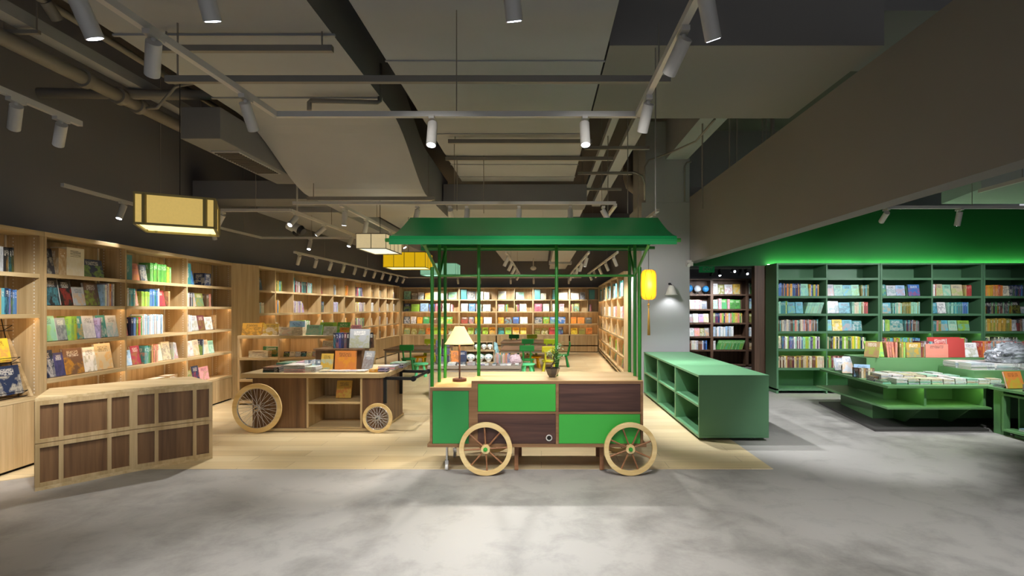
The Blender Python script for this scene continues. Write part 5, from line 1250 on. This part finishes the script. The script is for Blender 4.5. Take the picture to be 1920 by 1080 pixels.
# bottles / markers strip under table
# ------------------------------------------------------------------ green island
gi = empty('green_island', (5.5, 7.2, 0), 0, 'angular green display island with a raised shelf, cubbies and slanting fins', 'display island')
gO = Vector((5.5, 7.2))
def gp_(poly, z0, z1, name, mat='tablegreen', bevel=.002): return MB().prism([(x-gO.x, y-gO.y) for x, y in poly], z0, z1).build(name, MT[mat], gi, bevel=bevel)
gp_([(4.19, 6.45), (8.9, 6.45), (8.9, 8.3), (4.33, 8.3)], .53, .56, 'tabletop')
gp_([(4.19, 6.45), (5.45, 6.45), (5.45, 7.1), (8.9, 7.1), (8.9, 8.3), (4.27, 8.3)], .275, .30, 'lower_shelf')
gp_([(4.52, 7.05), (8.9, 7.05), (8.9, 8.25), (4.74, 8.25)], .30, .53, 'body')
gp_([(4.42, 7.12), (8.9, 7.12), (8.9, 8.2), (4.6, 8.2)], .03, .275, 'base')
gp_([(4.06, 6.49), (5.45, 6.49), (5.45, 6.7), (8.9, 6.7), (8.9, 8.4), (4.37, 8.4)], .0005, .03, 'plinth_and_shadow', 'plate')  # low plinth whose dark colour also paints the shadow under the island
for x in (4.70, 5.43): gp_([(x, 6.55), (x+.03, 6.55), (x+.03, 7.05), (x, 7.05)], .30, .53, 'divider')
for x in (4.70, 5.30):
    mb = MB(); pr = [(6.58, .275), (7.12, .275), (7.12, .03), (6.92, .03)]
    vs = [(x-gO.x, y-gO.y, z) for y, z in pr]+[(x+.03-gO.x, y-gO.y, z) for y, z in pr]
    mb.add(vs, [(0,1,2,3), (7,6,5,4), (0,4,5,1), (1,5,6,2), (2,6,7,3), (3,7,4,0)]); mb.build('fin', MT['tablegreen'], gi)
gp_([(4.45, 7.3), (8.9, 7.3), (8.9, 7.85), (4.45, 7.85)], .56, .82, 'riser')
gp_([(5.42, 6.68), (8.9, 6.68), (8.9, 7.28), (5.42, 7.28)], .56, .72, 'low_riser')
for (a, b) in ((4.75, 5.40), (4.25, 4.68)): MB().box(a-gO.x, b-gO.x, 6.57-gO.y, 6.58-gO.y, .523, .529).build('light_strip', MT['ledg'], gi)
ga = empty('display_table', (5.9, 5.7, 0), 0, 'green display table with an open cubby, cut by the right edge', 'display table')
def gb(x0, x1, y0, y1, z0, z1, name, bevel=.002): MB().box(x0-5.9, x1-5.9, y0-5.7, y1-5.7, z0, z1).build(name, MT['tablegreen'], ga, bevel=bevel)
gb(5.39, 6.6, 4.7, 6.44, .53, .56, 'tabletop'); gb(5.46, 5.54, 6.30, 6.44, 0.0005, .53, 'post'); gb(5.56, 6.4, 6.20, 6.22, .06, .50, 'side_panel')
gb(5.42, 6.4, 4.9, 6.28, .475, .50, 'cubby_top'); gb(5.42, 6.4, 4.9, 6.28, .06, .085, 'cubby_bottom'); gb(6.1, 6.12, 4.9, 6.2, .085, .475, 'cubby_back'); gb(5.42, 5.45, 6.25, 6.28, .085, .475, 'cubby_stile')
gb(5.42, 6.1, 5.4, 5.425, .085, .475, 'cubby_divider'); gb(5.5, 6.3, 4.95, 6.2, .0005, .03, 'base_plate')
for y in (5.0, 6.1): MB().box(5.5-5.9, 5.56-5.9, y-5.7, y+.05-5.7, .03, .06).build('foot', MT['black'], ga)
pl = 'on green island tabletop'
x = 4.30
for row, (y, n, x0) in enumerate(((6.58, 9, 4.45), (6.80, 10, 4.40), (7.03, 10, 4.50))):
    for k in range(n):
        xx = x0+k*.145
        if xx > 5.36 and y > 6.66: break
        if xx > 5.62: break
        flat(ID, xx-.065, y, .56, .13, .19, 4 if row == 0 else 5, 'white|silver|mint|cream|white|beige', pl, T=.016)
flat(ID, 4.24, 6.62, .56, .10, .17, 2, 'forest|mint', pl); flat(ID, 4.27, 6.85, .56, .11, .16, 4, 'teal|brown|navy', pl)
for k in range(7): spine(ID, 4.28+k*.03, 7.18, .56, .028, .13, ['brown', 'cream', 'tan'][k % 3], pl, rz=.0)
face(ID, 4.25, 7.25, .56, .19, .18, 'sky', pl, .5, rz=-.5, noun='book'); face(ID, 4.33, 7.42, .66, .2, .18, 'silver', pl, .5, rz=-.5) if False else face(ID, 4.30, 7.62, .56, .2, .26, 'silver', pl, .5, rz=-.5)
face(ID, 4.38, 7.95, .56, .16, .2, 'slate', pl, .5, rz=-.3); flat(ID, 4.37, 7.9, .56, .16, .2, 3, 'olive|lime', pl) if False else None
pl = 'on raised green shelf of the island'
zr = .82
for s in (-1, 1): face(ID, 4.47+.05*(s > 0), 7.40, zr, .18, .22, 'tan' if s < 0 else 'lime', pl, .3, rz=-.9 if s < 0 else 0)
face(ID, 4.54, 7.36, zr, .2, .21, 'lime', pl, .25)
for k in range(4): spine(ID, 4.78+k*.035, 7.36, zr, .03, .21, 'salmon', pl, lean=-.12 if k < 3 else 0)
for k in range(5): spine(ID, 4.93+k*.027, 7.34, zr, .025, .21, ['olive', 'mustard', 'lime'][k % 3], pl)
face(ID, 5.02, 7.31, zr, .20, .205, 'mustard', pl, .05, T=.04)
x = 5.24
while x < 5.42: spine(ID, x, 7.36, zr, .022, .22, random.choice(['gray', 'brown', 'teal', 'maroon']), pl); x += .023
face(ID, 5.28, 7.305, zr, .31, .185, 'salmon', pl, .03, T=.04)
face(ID, 5.60, 7.33, zr, .24, .26, 'red', pl, .08, T=.03, text='三国'); face(ID, 5.84, 7.33, zr, .2, .2, 'white', pl, .25, rz=.1)
face(ID, 5.45, 7.5, zr, .45, .27, 'red', pl, .05)
x = 6.07
while x < 6.55: spine(ID, x, 7.36, zr, .022, .22, random.choice(['red', 'salmon', 'forest', 'teal', 'charcoal', 'orange']), pl); x += .023
face(ID, 6.56, 7.33, zr, .2, .21, 'red', pl, .05)
x = 6.78
while x < 7.6: spine(ID, x, 7.36, zr, .03, .22, random.choice(['red', 'salmon', 'forest', 'crimson']), pl); x += .031
pl = 'on low green step of island'
for k in range(4):
    flat(ID, 5.52+k*.32-.1, 6.72, .72, .29, .22, 4, 'silver|white|gray', pl, T=.02)
    flat(ID, 5.52+k*.32-.1, 6.98, .72, .29, .22, 4, 'silver|white|gray', pl, T=.02)
bagm = wood('dark_goods_in_creased_wrap', 'b4b8bc', '17181b', 'x', 1.6, .12, .5, 1.0)
MT['film'] = simple('clear_film', 'c8d0d6', .06, alpha=.14, coat=1.0, spec=1.0)
b1 = crumple('plastic_bag', (6.02, 6.88, .805), .17, (1.3, .8, .8), bagm, 'large clear plastic bag of dark goods on the island step', 'bag', 8, amp=.3)
crumple('bag_film', None, .185, (1.35, .85, .85), MT['film'], '', '', 9, inner=b1, amp=.35)
b2 = crumple('plastic_bag', (6.38, 6.9, .805), .15, (1, .8, .9), bagm, 'smaller clear bag of dark goods cut by the right edge', 'bag', 12, amp=.3)
crumple('bag_film', None, .165, (1.05, .85, .95), MT['film'], '', '', 13, inner=b2, amp=.35)
pl = 'on the table at right edge'
bxo = tag(MB().box(5.46, 6.2, 5.55, 5.57, .561, .64).box(5.46, 5.48, 5.57, 6.05, .561, .64).box(5.46, 6.2, 5.57, 6.05, .561, .57).build('book_tray', MT['leg_grey'], None), 'brown card tray of comic books at the right edge', 'tray')
face(ID, 5.40, 6.16, .561, .22, .2, 'orange', pl, .3, rz=.1)
for k in range(12): spine(ID, 5.50+k*.028, 5.6, .571, .026, .2, random.choice(['crimson', 'pink', 'salmon', 'white']), pl)
flat(ID, 5.44, 6.26, .561, .2, .16, 2, 'forest|slate', pl)
flat(ID, 5.5, 5.6, .086, .3, .26, 3, 'white|sky|slate', 'in the cubby at right edge'); flat(ID, 5.5, 5.95, .086, .3, .2, 2, 'white|sky', 'in the cubby at right edge')
random.seed(21)
finish_books()
